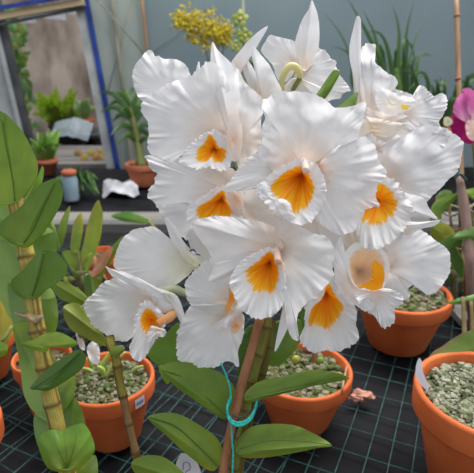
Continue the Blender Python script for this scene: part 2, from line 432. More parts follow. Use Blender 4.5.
# left pot with small white-flowered seedling
c1, R1_ = rim(108, 376, 46, .105)
p1 = root_at('potted_orchid', c1, 'small potted orchid with pale stems in terracotta pot, tag on rim, behind ribbed cane', 'potted plant')
pot(p1, c1, R1_, .105)
zt = BZ+.105*.86
def px_on(px, py, z): return G(px, py, z)
for (a, bz, r, col) in [((103,392),(97,366),.0026,(.30,.40,.08)), ((98,388),(112,350),.0028,(.34,.45,.10)), ((92,386),(88,357),.0022,(.24,.36,.08)), ((115,392),(122,362),.0024,(.40,.34,.10)),
                        ((130,390),(143,366),.0022,(.30,.36,.10)), ((105,394),(126,352),.002,(.38,.40,.12)), ((96,390),(82,368),.002,(.3,.4,.1))]:
    p0 = px_on(a[0], a[1]-14, zt-.004); dd = (p0-Vector((0,0,CZ))).dot(Vector((0,cp,-sp)))
    p2 = P(bz[0], bz[1], dd-.01); m_ = (p0+p2)/2+Vector((random.uniform(-.006,.006),0,.004))
    tube('stem', [p0, m_, p2], [r*1.9, r*1.4, r*.8], M['bract'], p1, 8, tuple(x*1.25 for x in col))
sheet('flower', p1, (93,352,.70), [(93,341),(98,345),(100,354),(98,364),(92,363),(88,355),(87,347)], M['petal'], amp=.003, n=50, R=8, label='small white flower')
sheet('flower', p1, (80,343,.69), [(76,331),(80,335),(84,342),(85,350),(80,348),(77,340)], M['petal'], amp=.003, n=50, R=8, label='small white flower')
# tag on the rim
def surf_patch(name, par, c, R, h, t0, t1, z0, z1, mat, off=.0012, nn=8, z_base=BZ):
    v = []; f = []
    for i in range(nn+1):
        t = t0+(t1-t0)*i/nn
        for z in (z0, z1):
            rr = R*(.99+.01*(z-.775)/.2)+off; v.append((c.x+rr*math.cos(t), c.y+rr*math.sin(t), z_base+h*z))
    for i in range(nn): f.append((2*i, 2*i+2, 2*i+3, 2*i+1))
    return link(name, v, f, M[mat], par, smooth=True)
tg = math.radians(-38)
tgo = surf_patch('tag', p1, c1, R1_, .105, tg-.12, tg+.12, .80, .95, 'tag_white'); tgo['label'] = 'white plant tag with faint writing'
for k in range(4):
    surf_patch('writing', tgo, c1, R1_, .105, tg-.09+k*.047, tg-.06+k*.047, .845, .905, 'ink', off=.0018, nn=2).parent = p1
for o in [o for o in p1.children if o.name.startswith('writing')]:
    o.parent = tgo

c2, R2_ = rim(302, 368, 50, .095)
p2 = root_at('potted_plant', c2, 'terracotta pot of mossy chunks behind the stake, beneath the lowest bloom', 'pot')
pot(p2, c2, R2_, .095, n_blob=700)
z2 = BZ+.095*.86
for (x, y, r, col) in [((289),352,.009,(.30,.34,.04)), (296,360,.007,(.36,.36,.06)), (282,349,.006,(.18,.05,.05)), (320,361,.006,(.2,.3,.05)), (309,350,.008,(.28,.10,.07))]:
    b = MB(); b.blob(G(x, y, z2+.008), r, col, sub=2, jit=.1, sq=(1,1,1.3)); b.build('bulb', M['bract'], p2, smooth=True)
tube('stem', [G(315,366,z2), G(314,359,z2)+Vector((0,0,.03)), G(313,350,z2)+Vector((0,-.005,.06))], [.005,.004,.003], M['cane'], p2, 8, (.22,.07,.04))

c3, R3_ = rim(403, 291, 47, .115)
p3 = root_at('potted_plant', c3, 'terracotta pot half hidden under the right-hand bloom', 'pot')
pot(p3, c3, R3_, .115, fill=.93)
z3 = BZ+.115*.93
for (x, y) in [(412,288),(441,295),(418,295)]:
    b = MB(); b.blob(G(x, y, z3), .012, (.02,.02,.02), sub=2, jit=.3, sq=(1.2,1,.6)); b.build('bark_chip', M['moss'], p3)

c4, R4_ = rim(491, 391, 73, .15)
p4 = root_at('potted_plant', c4, 'large terracotta pot of grey-green moss cut off at lower right', 'pot')
pot(p4, c4, R4_, .15, mosscol=[(.24,.25,.16),(.32,.32,.23),(.15,.18,.09),(.42,.40,.32),(.11,.12,.06)], n_blob=1900, blob=.0025, fill=.9)
# white label stuck over left rim
d4 = (G(420,378,BZ+.15)-Vector((0,0,CZ))).dot(Vector((0,cp,-sp)))
sheet('plant_tag', p4, (421,376,d4-.012), [(419,358),(422,362),(423,372),(429,386),(427,390),(421,385),(416,376),(416,366)], M['tag_white'], n=40, R=5, wav=.0005, c0=WHITE, label='pale blue-white curled tag on the rim')

c5, R5_ = rim(-19, 334, 31, .085)
p5 = root_at('potted_plant', c5, 'terracotta pot cut off at left edge behind the tall leafy cane', 'pot'); pot(p5, c5, R5_, .085, n_blob=80)
c6, R6_ = rim(42, 356, 29, .10)
p6 = root_at('potted_plant', c6, 'small terracotta pot mostly hidden directly behind the tall leafy cane', 'pot'); pot(p6, c6, R6_, .10, n_blob=80)
c7, R7_ = rim(-54, 425, 51, .12)
p7 = root_at('potted_plant', c7, 'sliver of terracotta pot at the bottom left corner', 'pot'); pot(p7, c7, R7_, .12, n_blob=40)
c8, R8_ = rim(142, 163, 17, .10)
p8 = root_at('potted_dracaena', c8, 'leafy cane plant in terracotta pot standing by the blue door edge', 'potted plant')
pot(p8, c8, R8_, .10, mat='terra_old', n_blob=60, mosscol=[(.05,.05,.03),(.09,.08,.05)])
c9, R9_ = rim(101, 252, 17, .10)
p9 = root_at('potted_plant', c9, 'terracotta pot glimpsed behind the narrow upright leaves at left', 'pot'); pot(p9, c9, R9_, .10, mat='terracotta', n_blob=60)

# ------------------------------------------------------------------ leaves
GR_D = (.075,.15,.022); GR_M = (.155,.25,.03); GR_L = (.25,.35,.04); GR_P = (.18,.30,.09); OLV = (.30,.31,.04); YEL = (.38,.33,.03)
def leaf(par, base, outline, tip, c0=GR_M, c1=GR_M, gx=0, gy=0, crease=.003, bulge=.002, label=None, name='leaf', n=90, R=12, amp=.0006, c2=None, wav=.0012, p=1.2):
    return sheet(name, par, base, outline, M['leaf'], gx=gx, gy=gy, bulge=bulge, amp=amp, freq=.12, crease=crease, tip=tip, c0=c0, c1=c1, c2=c2, cr_=(.1,.9), wav=wav, n=n, R=R, p=p, label=label)
def blade(par, pts, w, col, n=8, name='leaf', mat='leaf'):
    """arching ribbon leaf; pts world"""
    q, _ = smooth_loop([tuple(p) for p in pts], n+1, closed=False); v = []; f = []; cols = []; uv = []
    for i, p in enumerate(q):
        a = Vector(q[max(0,i-1)]); b_ = Vector(q[min(n,i+1)]); d = (b_-a).normalized()
        view = (Vector(p)-Vector((0,0,CZ))).normalized(); s_ = d.cross(view)
        s_ = (s_.normalized()+Vector((0,.3,.2))*.3).normalized(); t = i/n
        ww = w*max(.04, math.sin(math.pi*min(1, .18+t*.82)))*(1 if t < .98 else .3)
        nn = d.cross(s_).normalized()
        v += [Vector(p)-s_*ww, Vector(p)+nn*ww*.35, Vector(p)+s_*ww]; uv += [(0,t*2),(.5,t*2),(1,t*2)]
        cols += [lerp(col, tuple(x*1.3 for x in col), t)]*3
    for i in range(n):
        for k in (0, 1): a = i*3+k; f.append((a, a+1, a+4, a+3))
    return link(name, v, f, M[mat], par, cols=cols, uvs=uv)
def midrib(par, pts, r=.0005, col=(.075,.145,.018)):
    tube('midrib', [P(*q) for q in pts], r, M['leaf'], par, 6, col)

# ------------------------------------------------------------------ main orchid
basep = P(228, 473, .50); basep = Vector((basep.x, basep.y-.005, BZ))
orch = root_at('cattleya_orchid', basep, 'large white orchid in flower with orange throats, tied to a brown stake', 'orchid plant')
v, f = lathe([(.034,0),(.05,.085),(.054,.085),(.054,.095),(.049,.095),(.045,.07),(.001,.07)], basep.x, basep.y, BZ)
link('pot', v, f, M['terracotta'], orch)
def dz(p): return p
# canes
def cane_col(base, tip_, nseg, dark=(.16,.09,.02)):
    def f(t):
        k = (t*nseg) % 1.0; c = lerp(base, tip_, t)
        return dark if k < .07 else c
    return f
def cane(par, pts, r, nseg, c0, c1, name='cane', n=28, seg_b=.12):
    w = [P(*q) if len(q) == 3 else Vector(q[:3]) for q in pts]
    q, _ = smooth_loop([tuple(x) for x in w], nseg*10+1, closed=False)
    rr = []
    for i in range(len(q)):
        k = (i % 10)/10; rr.append(r*(1-seg_b*math.sin(math.pi*k))*(1.0 if k > 0 else 1.06))
    # build directly without resmoothing
    v = []; f = []; uv = []; cc = []; up = Vector((0,1,0)); L = 0
    for i, p in enumerate(q):
        a = Vector(q[max(0,i-1)]); b_ = Vector(q[min(len(q)-1,i+1)]); d = (b_-a).normalized()
        up = (up-d*up.dot(d)).normalized(); s_ = d.cross(up)
        if i: L += (Vector(q[i])-Vector(q[i-1])).length
        k = (i % 10)
        for j in range(n):
            t = 2*math.pi*j/n; v.append(Vector(p)+(s_*math.cos(t)+up*math.sin(t))*rr[i]*(1+.03*math.cos(t*5)))
            uv.append((j/n, L*12)); base = lerp(c0, c1, i/len(q))
            st = noise.noise(Vector((math.cos(t)*4, math.sin(t)*4, L*20)))
            base = lerp(base, (.20,.10,.03), max(0, min(1, st*1.1)))
            ln = noise.noise(Vector((math.cos(t)*6, math.sin(t)*6, (i//10)*3.1)))
            if ln > .16: base = lerp(base, (.13,.07,.015), min(.85, (ln-.16)*6))
            cc.append((.10,.055,.015) if k == 0 else base)
    for i in range(len(q)-1):
        for j in range(n): f.append((i*n+j, i*n+(j+1)%n, (i+1)*n+(j+1)%n, (i+1)*n+j))
    f.append(tuple(range(n-1,-1,-1))); f.append(tuple((len(q)-1)*n+j for j in range(n)))
    return link(name, v, f, M['cane'], par, cols=cc, uvs=uv)
pb = (basep.x+.012, basep.y+.006, BZ+.07)
w_ = [Vector(pb), P(234,473,.508), P(243,430,.512), P(247,400,.515), P(256,365,.517), P(266,330,.52), P(268,300,.525)]
cane(orch, [tuple(x)+(0,) for x in w_], .0058, 9, (.17,.20,.03), (.16,.21,.03))
w_ = [Vector(pb)+Vector((.01,.01,0)), P(240,473,.525), P(248,430,.528), P(254,398,.53), P(268,355,.53), P(272,320,.535)]
cane(orch, [tuple(x)+(0,) for x in w_], .0045, 8, (.10,.14,.02), (.12,.16,.02))
w_ = [Vector((pb[0]-.03, pb[1], pb[2])), P(152,520,.50), P(138,462,.50), P(129,425,.50), P(123,396,.50)]
cane(orch, [tuple(x)+(0,) for x in w_], .0043, 7, (.26,.15,.07), (.30,.17,.08))
w_ = [P(123,397,.50), P(119,378,.50), P(116,358,.50), P(110,338,.505), P(120,315,.53)]
cane(orch, [tuple(x)+(0,) for x in w_], .0048, 3, (.30,.26,.04), (.28,.30,.05))
leaf(orch, (112,356,.495), [(110,352),(114,347),(122,345),(125,349),(121,354),(116,357),(112,356)], 3, c0=(.22,.28,.04), c1=(.2,.27,.04), name='sheath')
# leaves
leaf(orch, (227,417,.505), [(161,370),(170,362.5),(190,362.5),(211,368.5),(226,377),(235,389),(234,405),(226,419),(214,414),(193,399),(175,386)], 0, c0=GR_M, c1=GR_M, gx=.0003, crease=.005, bulge=.004)
midrib(orch, [(226,416,.500),(205,396,.499),(184,378,.494),(162,370,.486)], .0005)
leaf(orch, (218,467,.50), [(148,417),(160.7,413),(178.5,414),(199,424.7),(215.4,436.6),(222,448),(221,462),(211,471),(190,457),(168,437),(155,426)], 0, c0=GR_L, c1=GR_M, gx=.0003, crease=.005, bulge=.004)
midrib(orch, [(217,466,.496),(198,446,.494),(175,426,.488),(150,417,.480)], .0005)
leaf(orch, (190,482,.49), [(131,464),(142,456),(160,456),(173,463),(184,473),(192,486),(165,490),(140,478)], 0, c0=GR_L, c1=GR_M, crease=.004)
leaf(orch, (246,399,.50), [(350,379,.005),(338,373),(311,370),(278.5,377),(258,382),(246,392),(243,400),(252,402),(270,397),(299,390),(323,383),(338,378)], 0, c0=GR_M, c1=GR_M, gx=.0001, crease=.005, bulge=.003)
leaf(orch, (238,452,.495), [(332,445.4),(314,433.6),(293,425),(267,424),(249,428),(238,440),(234,452),(246,458),(270,457),(299,452),(318,448)], 0, c0=GR_M, c1=GR_L, gx=.0001, crease=.005, bulge=.004)
midrib(orch, [(240,449,.490),(268,441,.490),(300,441,.492),(331,445,.499)], .0004, (.07,.16,.02))
leaf(orch, (180,368,.53), [(146,352),(152,343),(166,333),(180,322),(196,332),(200,352),(196,366),(182,372),(166,366),(154,362)], 3, c0=(.14,.27,.03), c1=(.18,.33,.035), crease=.005)
leaf(orch, (166,370,.528), [(158,366),(165,367),(171,376),(168,384),(163,379)], 3, c0=(.3,.45,.03), c1=(.25,.4,.03), n=30, R=5)
leaf(orch, (255,330,.535), [(225,345),(238,338),(250,325),(262,330),(258,350),(246,372),(236,376),(240,360)], 0, c0=GR_D, c1=GR_D)
leaf(orch, (266,330,.535), [(258,335),(275,322),(290,318),(302,322),(298,345),(284,362),(270,366),(262,352)], 3, c0=GR_D, c1=GR_M)
leaf(orch, (290,300,.55), [(290,285),(306,292),(316,300),(308,330),(296,345),(286,330)], 3, c0=GR_D, c1=GR_D)
# green sheath behind pointing up
sheet('bract', orch, (322,96,.50), [(331,73),(335,70),(340,72),(338,78),(328,95),(321,101),(315,98),(322,86)], M['bract'], crease=.003, tip=2, c0=(.10,.19,.02), c1=(.13,.24,.03), n=50, R=8, bulge=.002, label='green bract')
leaf(orch, (354,106,.505), [(334,110),(345,101),(352,95),(358,92),(357,100),(358,107),(346,108)], 0, c0=GR_M, c1=GR_D, n=40, R=6)
# teal ties etc. come later; flowers
HUB = P(268, 300, .527)
def flower(nm, loc, label=None):
    e = empty('flower', P(*loc), orch)
    if label: e['label'] = label
    return e
def petal(par, base, outline, name='petal', **k):
    k.setdefault('amp', .0022); k.setdefault('jag', 1.6); k.setdefault('bulge', .003); k.setdefault('n', 150); k.setdefault('R', 18); k.setdefault('wav', .0032)
    return sheet(name, par, base, outline, M['petal'], **k)
def sepal(par, base, outline, tip, **k):
    k.setdefault('amp', .0005); k.setdefault('jag', .2); k.setdefault('bulge', .002); k.setdefault('n', 90); k.setdefault('R', 14); k.setdefault('wav', .0012); k.setdefault('crease', .002)
    return sheet('sepal', par, base, outline, M['petal'], tip=tip, **k)
def pedicel(par, a, mid=None, col=(.42,.50,.22)):
    pts = [P(*a)]+([P(*mid)] if mid else [])+[HUB]
    tube('pedicel', pts, [.0030]+([.0026] if mid else [])+[.0026], M['bract'], par, 8, col)
def column(par, a, b, r=.0028, col=(.86,.70,.60)):
    tube('column', [P(*a), P((a[0]+b[0])/2, (a[1]+b[1])/2, (a[2]+b[2])/2), P(*b)], [r*.7, r, r*.95], M['petal'], par, 10, col, k=12)

# --- F11 top, seen from behind
f = flower('f', (298,68,.545), 'bloom at the top facing away, cream spur showing')
sepal(f, (304,70,.540), [(311.7,0),(308.5,9.5),(303,18),(298,31),(294.5,46),(297,62),(304,72),(314,64),(318.5,48),(319.5,31),(317.8,15),(314,4)], 0, crease=.004, gy=-.0001)
petal(f, (294,64,.545), [(270,35),(265,42),(261,50.7),(268,60),(273,66),(276,76),(282,84),(292,76),(299,62),(298,48),(294,41),(284,38),(276,36.4)], amp=.0015, jag=.5)
petal(f, (300,70,.545), [(312,50),(322,49),(327,52),(330,57),(335,61),(336.5,69),(334,80),(328,90),(320,100),(308,96),(298,88),(294,76)], amp=.002, jag=1.2)
petal(f, (318,88,.55), [(336,70),(340,75),(345.5,82.5),(351,90),(344,93),(340,98),(333,99.5),(322,102),(314,95)], amp=.002, jag=1)
sepal(f, (300,80,.538), [(294,78),(286,84),(281,92),(288,100),(300,100),(318,100),(328,92),(314,84)], 5, c0=(.8,.74,.62))
tube('spur', [P(282,92,.535), P(282,80,.530), P(286,70,.527), P(292.5,66,.526), P(298,70,.529), P(300,78,.536)], [.0030,.0034,.0037,.0040,.0040,.0025], M['petal'], f, 12, (.80,.76,.42))
tube('pedicel', [P(300,78,.536), P(292,94,.54), P(280,160,.55), HUB], .0028, M['bract'], f, 8, (.22,.22,.05))
# --- F12 behind, between
f = flower('f', (250,80,.53), 'half-hidden bloom with long narrow sepal, behind the upper blooms')
sepal(f, (238,78,.525), [(268,26),(258.6,31.5),(249,40),(241.7,48.6),(231,62.4),(228,72),(236,84),(242,70),(252,50.7),(262,38)], 0, crease=.002)
sepal(f, (262,100,.520), [(253,46),(262,56),(270,66),(277,80),(282,92),(276,102),(262,104),(256,94),(262,86),(261,74),(255,62),(251,54)], 0, crease=.002, wav=.003)
sepal(f, (254,92,.527), [(245.5,58),(252,66),(257,76),(260,84),(258,92),(252,92),(246,80),(243,68)], 0)
tube('bract', [P(249,60,.535), P(256,67,.535), P(260,76,.535), P(261,86,.535)], [.0012,.0022,.0026,.002], M['bract'], f, 8, (.12,.16,.03), label='green bract')
pedicel(f, (255,95,.535), (262,190,.55))
# --- F1 upper left
f = flower('f', (225,135,.50), 'upper left bloom, broad petals and small orange throat')
petal(f, (172,96,.525), [(142.7,101.4),(135,90),(132.5,75),(136,64),(142.7,56),(146,51),(152,50.7),(154.3,56),(158.5,55.5),(162.8,58.5),(174.4,59),(184,63.3),(189,70.7),(192,84),(188,104),(166,110)], amp=.004, jag=.8, freq=.3, wav=.004, c0=WHITE)
sepal(f, (198,76,.52), [(199,61),(200,67),(203,80),(196,84),(196,70)], 0, n=30, R=5)
petal(f, (222,132,.498), pit=.012, pr=20, outline= [(141,103.5),(149,95),(159.6,88.7),(172,82),(187,78),(197.7,70.7),(209,61),(222,70),(232,95),(236,125),(228,140),(216,140),(203,138),(192,148),(181,154),(172,161),(160,158),(149,153),(147,142.8),(149.5,135),(147,131),(148,122.7),(143,114)], gx=-.0002, gy=.0001, amp=.0032, jag=1.6, freq=.28, wav=.005, cr_=(.05,.6))
petal(f, (240,142,.492), [(231,66),(237,68),(241,74),(245,82),(252,89),(262,98),(265,108),(261,120),(262,135),(258,152),(248,162),(240,170),(236,160),(231,140),(228,110)], gx=.0001, gy=-.0001, amp=.0025, jag=.8, freq=.2, wav=.005, cr_=(.05,.5))
sepal(f, (232,136,.486), [(212,42),(217,49),(222.7,55),(231,63.4),(238,80),(241,100),(240,125),(236,140),(228,134),(220,112),(213,88),(210.5,64)], 0, gy=-.0002, wav=.003, crease=.003)
lip(f, (215,149,.488), [(210,134),(214.5,141),(218,147),(225,150),(224,160),(216,162),(211.5,157),(207,161),(199,161),(199,150),(204.5,143)],
    [(208,131),(222,132),(231,142),(234,154),(229,167),(218,170),(208,166),(196,169),(181,161),(186,150),(196,139)], depth=.010, amp=.003, jag=2.2)
sheet('column', f, (233,140,.482), [(229,116),(237,114),(242,126),(242,146),(238,160),(231,160),(227,146),(227,130)], M['petal'], bulge=.004, c0=(.88,.66,.52), c1=(.84,.76,.71), n=60, R=8, amp=.0005)
pedicel(f, (232,140,.51), (250,220,.55))
# --- F2 left middle
f = flower('f', (222,195,.51), 'left middle bloom with ruffled petals, orange throat facing down')
petal(f, (224,188,.508), [(145,155),(148,161),(151,169),(156.5,174.5),(152,184),(147,194.6),(155,203),(161,211),(172,208),(186,212),(197,203),(208,196),(222,196),(236,190),(236,172),(222,164),(205,160),(185,158),(165,155)], gx=-.0002, amp=.0034, jag=2.0, freq=.3, wav=.005)
petal(f, (222,200,.515), [(160,208),(168,222),(176,232),(185,240),(198,236),(215,228),(228,215),(222,200),(195,205),(178,203)], amp=.003, jag=1.5, freq=.3)
sepal(f, (192,262,.515), [(164,214),(172,218),(177,231),(185,243),(196,256),(198,268),(188,268),(178,252),(170,237)], 0, crease=.003, wav=.003)
lip(f, (222,199,.498), [(223,191),(227,202),(233,212),(226,218),(218,216),(211,216),(206,220),(200,221),(198,208),(209,201)],
    [(224,185),(238,194),(244,208),(240,224),(226,226),(212,226),(203,232),(190,226),(187,210),(204,195)], depth=.012, amp=.003, jag=1.6)
sepal(f, (236,200,.494), [(226,190),(236,191),(243,200),(244,212),(240,221),(233,214),(229,203)], 4, c0=PEACH, c1=(.84,.72,.64), n=50, R=8)
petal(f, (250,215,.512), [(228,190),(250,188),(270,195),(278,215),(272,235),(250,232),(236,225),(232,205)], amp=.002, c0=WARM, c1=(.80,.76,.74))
pedicel(f, (230,200,.52))
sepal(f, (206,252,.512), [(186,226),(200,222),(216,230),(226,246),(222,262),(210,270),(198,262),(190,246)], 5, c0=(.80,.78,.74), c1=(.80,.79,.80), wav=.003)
# --- F10 top right
f = flower('f', (375,110,.52), 'top right bloom in bright light, slim upright sepal')
sepal(f, (361,110,.512), [(357,16),(361,20),(360,31.7),(357.5,48),(357,63),(362,80),(366,98),(366,112),(357,112),(354.5,100),(352.5,74),(349.5,59),(349.5,46),(352.5,31.7)], 0, crease=.002)
petal(f, (372,112,.515), [(360,52),(363.6,46),(370,43),(376,46),(371.5,57),(378.4,65),(386,72),(394.7,76.3),(398,83),(396,89),(408,93),(416,98),(418,110),(404,122),(384,126),(364,122),(356,100),(356,70)], amp=.004, jag=1.5, freq=.3, wav=.006, gx=-.0001)
petal(f, (402,114,.505), [(413,97),(416,92),(417.6,87),(421.8,84.9),(426,89),(432,94),(435.5,97.6),(439.8,93.3),(445,94.4),(447.5,103),(444,113.4),(439,123),(441,130),(425,134),(408,128),(396,118),(400,104)], amp=.0045, jag=1.4, freq=.35, wav=.006)
petal(f, (384,125,.500), [(352,118),(366,108),(380,112),(395,110),(408,116),(424,124),(440,127),(450,135),(440,150),(410,158),(384,160),(362,142)], amp=.003, jag=1.5, wav=.005)
petal(f, (374,128,.494), [(360,117),(375,118),(391,121),(402,124),(396,134),(384,137),(370,134),(358,140),(355,130)], c0=(.88,.74,.58), c1=(.86,.80,.73), crease=0, amp=.001, wav=.002)
petal(f, (376,150,.496), [(356,140),(366,132),(378,138),(388,142),(398,134),(402,142),(392,150),(396,165),(380,172),(362,160)], amp=.003, wav=.004)
sheet('lip', f, (405,107,.486), [(402,104),(406,105),(409,106),(408,109),(404,110),(401,108)], M['petal'], c0=(.92,.62,.02), c1=(.9,.66,.12), n=30, R=5, amp=.0004, wav=0)
petal(f, (392,104,.499), [(376,88),(388,90),(400,95),(412,98),(417,104),(404,112),(392,116),(378,108)], amp=.002, wav=.003, c0=(.9,.86,.74))
pedicel(f, (376,120,.53), (320,220,.56))
# --- F8 right
f = flower('f', (380,185,.49), 'right-hand bloom with one broad petal and deep orange throat')
petal(f, (381,186,.487), pit=.014, pr=14, outline= [(376,157),(391,147),(399,141),(408,134),(420,127),(434,126),(449,130),(463,142),(462,153),(458,171),(449,179),(440,189),(431,197),(427,202),(418,206),(408,208),(396,206),(382,196),(370,180)], gx=.0002, amp=.0028, jag=1.2, freq=.2, wav=.005)
sepal(f, (398,205,.484), [(396,192),(410,194),(424,198),(429,208),(438,219),(430,218),(418,214),(404,222),(394,215)], 4, wav=.003)
sepal(f, (400,228,.478), [(441,220),(434,226),(421,229),(406,236),(396,232),(404,222),(418,222),(432,221)], 0, crease=.001)
lip(f, (377,200,.476), [(374,183),(386,187),(394,196),(395.5,206),(386,220),(377,221),(368,223),(361,218),(358,205),(363,190)],
    [(372,174),(394,180),(408,196),(412,212),(404,230),(390,243),(376,250),(363,247),(356,228),(352,205),(360,182)], depth=.012, amp=.0035, jag=2.2, dark=.12)
pedicel(f, (380,190,.50), (320,250,.55))
# --- F9 lower right
f = flower('f', (372,268,.475), 'lower right bloom with peach throat, broad right petal over a pot')
petal(f, (384,264,.474), pit=.014, pr=9, outline= [(389,240),(401,234),(418,229.5),(427.5,234),(436,241),(448,250.4),(451,264),(447,278),(438,290),(427.5,295),(422,288),(415,285),(408,289),(410,297),(398,300),(386,292),(380,275),(382,252)], gx=.0002, amp=.0028, jag=.9, freq=.25, wav=.0045)
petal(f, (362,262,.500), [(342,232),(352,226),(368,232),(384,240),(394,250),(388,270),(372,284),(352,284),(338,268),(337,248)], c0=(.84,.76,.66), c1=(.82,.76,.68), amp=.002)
lip(f, (358,270,.472), [(350,262),(354,254),(362,249),(372,249),(380,255),(384,266),(381,280),(372,288),(360,289),(353,280)], [(342,262),(346,251),(355,243),(371,243),(382,248),(389,260),(389,274),(382,290),(366,295),(354,290),(346,276)],
    depth=.014, amp=.0006, jag=.4, om=(.86,.55,.32), oe=(.88,.64,.44), od=(.55,.38,.26), dark=.25)
sheet('throat', f, (378,281,.463), [(373,262),(378,262),(383,268),(384.5,278),(381,288),(375,292),(367,290),(361,286),(366,283),(371.5,279),(372,271)], M['petal'], amp=.0006, jag=1.4, freq=.9, c0=(.95,.34,.005), c1=(.97,.42,.008), wav=.0005, label='orange patch')
petal(f, (352,284,.462), [(341,236),(337,244),(334,254),(334,268),(336,284),(344,297),(355,305),(368,311),(374,305),(368,294),(358,288),(351,278),(346,266),(342,254)], amp=.0012, jag=.5, wav=.002)
lipf = petal(f, (375,292,.462), [(364,288),(372,291),(384,288),(396,291),(404,298),(402,304),(395,310),(395,321),(389,328),(381,326),(376,318),(366,312),(358,304),(356,294)], amp=.0045, jag=2.2, freq=.7, wav=.005)
pedicel(f, (372,262,.49), (320,285,.54))
# --- F3 big centre
f = flower('f', (303,168,.47), 'largest central bloom facing forward, fully open')
petal(f, (303,166,.466), [(263,99),(268,98),(279,90),(287,92),(294,91),(308,93),(323,98),(334,107),(345,107),(355,105),(364,101),(367,104),(364,114),(361,126),(357,141),(345,160),(325,175),(300,178),(275,172),(262,160),(258,151),(262,140),(262,126),(265,118),(262,108)], gx=.0001, gy=.00005, amp=.0028, jag=1.0, freq=.17, wav=.0055, cr_=(.1,.55), pit=.022, pr=14)
petal(f, (306,172,.462), [(330,150),(345,144),(357,138),(365,137),(374,144),(376.5,152),(379,162),(386,170),(385.5,177),(378,186),(376,196),(380,206),(374,207),(366,210),(363,217),(358,221),(355,230),(342,235),(332,232),(318,222),(308,208),(302,190)], gx=-.00005, gy=.0001, amp=.003, jag=1.2, freq=.3, wav=.0055, cr_=(.1,.5), pit=.026, pr=15)
petal(f, (298,166,.463), [(262,148),(256,152),(248,158),(240,166),(232,178),(224,188),(226,192),(236,191),(248,190),(262,186),(274,182),(290,176),(294,160),(278,150)], amp=.0018, jag=.8, freq=.25, wav=.0035, gx=-.00015, pit=.025, pr=15)
sepal(f, (312,205,.470), [(300,215),(318,212),(335,225),(345,240),(338,258),(330,270),(322,250),(308,235)], 5, c1=(.80,.76,.74))
lip(f, (302,174,.454), [(301,167),(309,176),(313,184),(313,193),(307,207),(300,210),(294,213.5),(289,202),(277,196),(271,187),(281,176),(292,169)],
    [(303,159),(316,164),(324,178),(326,194),(320,210),(309,223),(296,224),(286,219),(270,208),(257,190),(268,176),(288,162)], depth=.016, flare=-.004, amp=.0028, jag=2.0, dark=.28)
sheet('lip_fold', f, (282,208,.447), [(277,200),(284,199),(291,205),(292,214),(297,218),(290,220),(281,219),(276,212)], M['petal'], amp=.002, freq=.6, jag=1, c0=WHITE, bulge=.004, n=60, R=8)
sheet('lip_fold', f, (262,193,.450), [(256,188),(261,183),(267,184),(272,193),(276,202),(266,202),(259,198)], M['petal'], amp=.002, freq=.6, jag=1, c0=WHITE, bulge=.003, n=60, R=8)
column(f, (304,160,.460), (306,171,.444), .0034, (.87,.74,.66))
pedicel(f, (303,170,.485), (285,240,.53))
# --- F4 centre lower
f = flower('f', (274,248,.46), 'front centre bloom below the largest one')
petal(f, (274,246,.458), [(191.5,223),(203,218),(222,216),(243,219),(262,222),(275,228),(284,240),(280,252),(266,252),(254,252),(241,262),(232,272),(224,278),(217,274),(214,264),(209,252),(201,241),(195,232)], gx=-.0003, amp=.0025, jag=.9, freq=.18, wav=.0045, crease=.004, tip=0, c0=(.84,.70,.60))
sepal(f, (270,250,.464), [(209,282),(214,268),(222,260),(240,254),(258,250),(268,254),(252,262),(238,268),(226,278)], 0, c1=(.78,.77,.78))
sepal(f, (286,292,.466), [(275,352),(277,335),(282,312),(283,298),(288,290),(293,300),(292,318),(286,332)], 0)
petal(f, (276,248,.452), pit=.012, pr=12, outline= [(275,222),(276,219),(283,215.5),(291.7,218),(302,226.5),(315,234),(325.5,236),(333,245.5),(335,256),(332,267),(334,276),(322,290),(309.6,301),(301,309.5),(297,320),(298.5,341),(289,333),(287.7,314.6),(286,290),(281,270),(276,258)], gx=.0001, gy=-.0001, amp=.0026, jag=1.0, freq=.25, wav=.0045)
lip(f, (270,262,.450), [(269,252),(274,257),(278,270.6),(277,282),(272,292.6),(265,290),(257,291),(248.8,281),(246.5,270.6),(259,261)],
    [(270,247),(281,256),(286,272),(286,290),(282,306),(272,316),(258,319),(244,312),(236,300),(230,282),(240,262),(256,252)], depth=.015, amp=.0032, jag=1.8, dark=.2)
column(f, (276,247,.457), (278,262,.441), .0032, (.87,.64,.50))
sepal(f, (280,262,.444), [(276,254),(281,258),(285,268),(286,282),(281,290),(279,276)], 3, c0=PEACH, c1=WHITE, n=40, R=6)
pedicel(f, (274,250,.475))
# --- F7 bottom centre
f = flower('f', (325,290,.50), 'lowest bloom, orange throat and frilled lip hanging over a pot')
petal(f, (324,282,.512), [(338,288),(350,298),(357,312),(355,322),(350,328),(340,320),(322,310),(305,310),(306,295),(320,278)], amp=.002, jag=1)
lip(f, (326,292,.490), [(328,284),(335,296),(343,307),(337,318),(329,327),(318,325),(309,322),(312,308),(322,299)],
    [(330,276),(346,296),(356,313),(356,324),(359,339),(349,347),(336,352),(326,350),(313.5,353),(304,346),(299.5,338),(304,328),(306,308),(318,290)], depth=.012, amp=.004, freq=.65, jag=2.0, dark=.2)
pedicel(f, (325,280,.51))
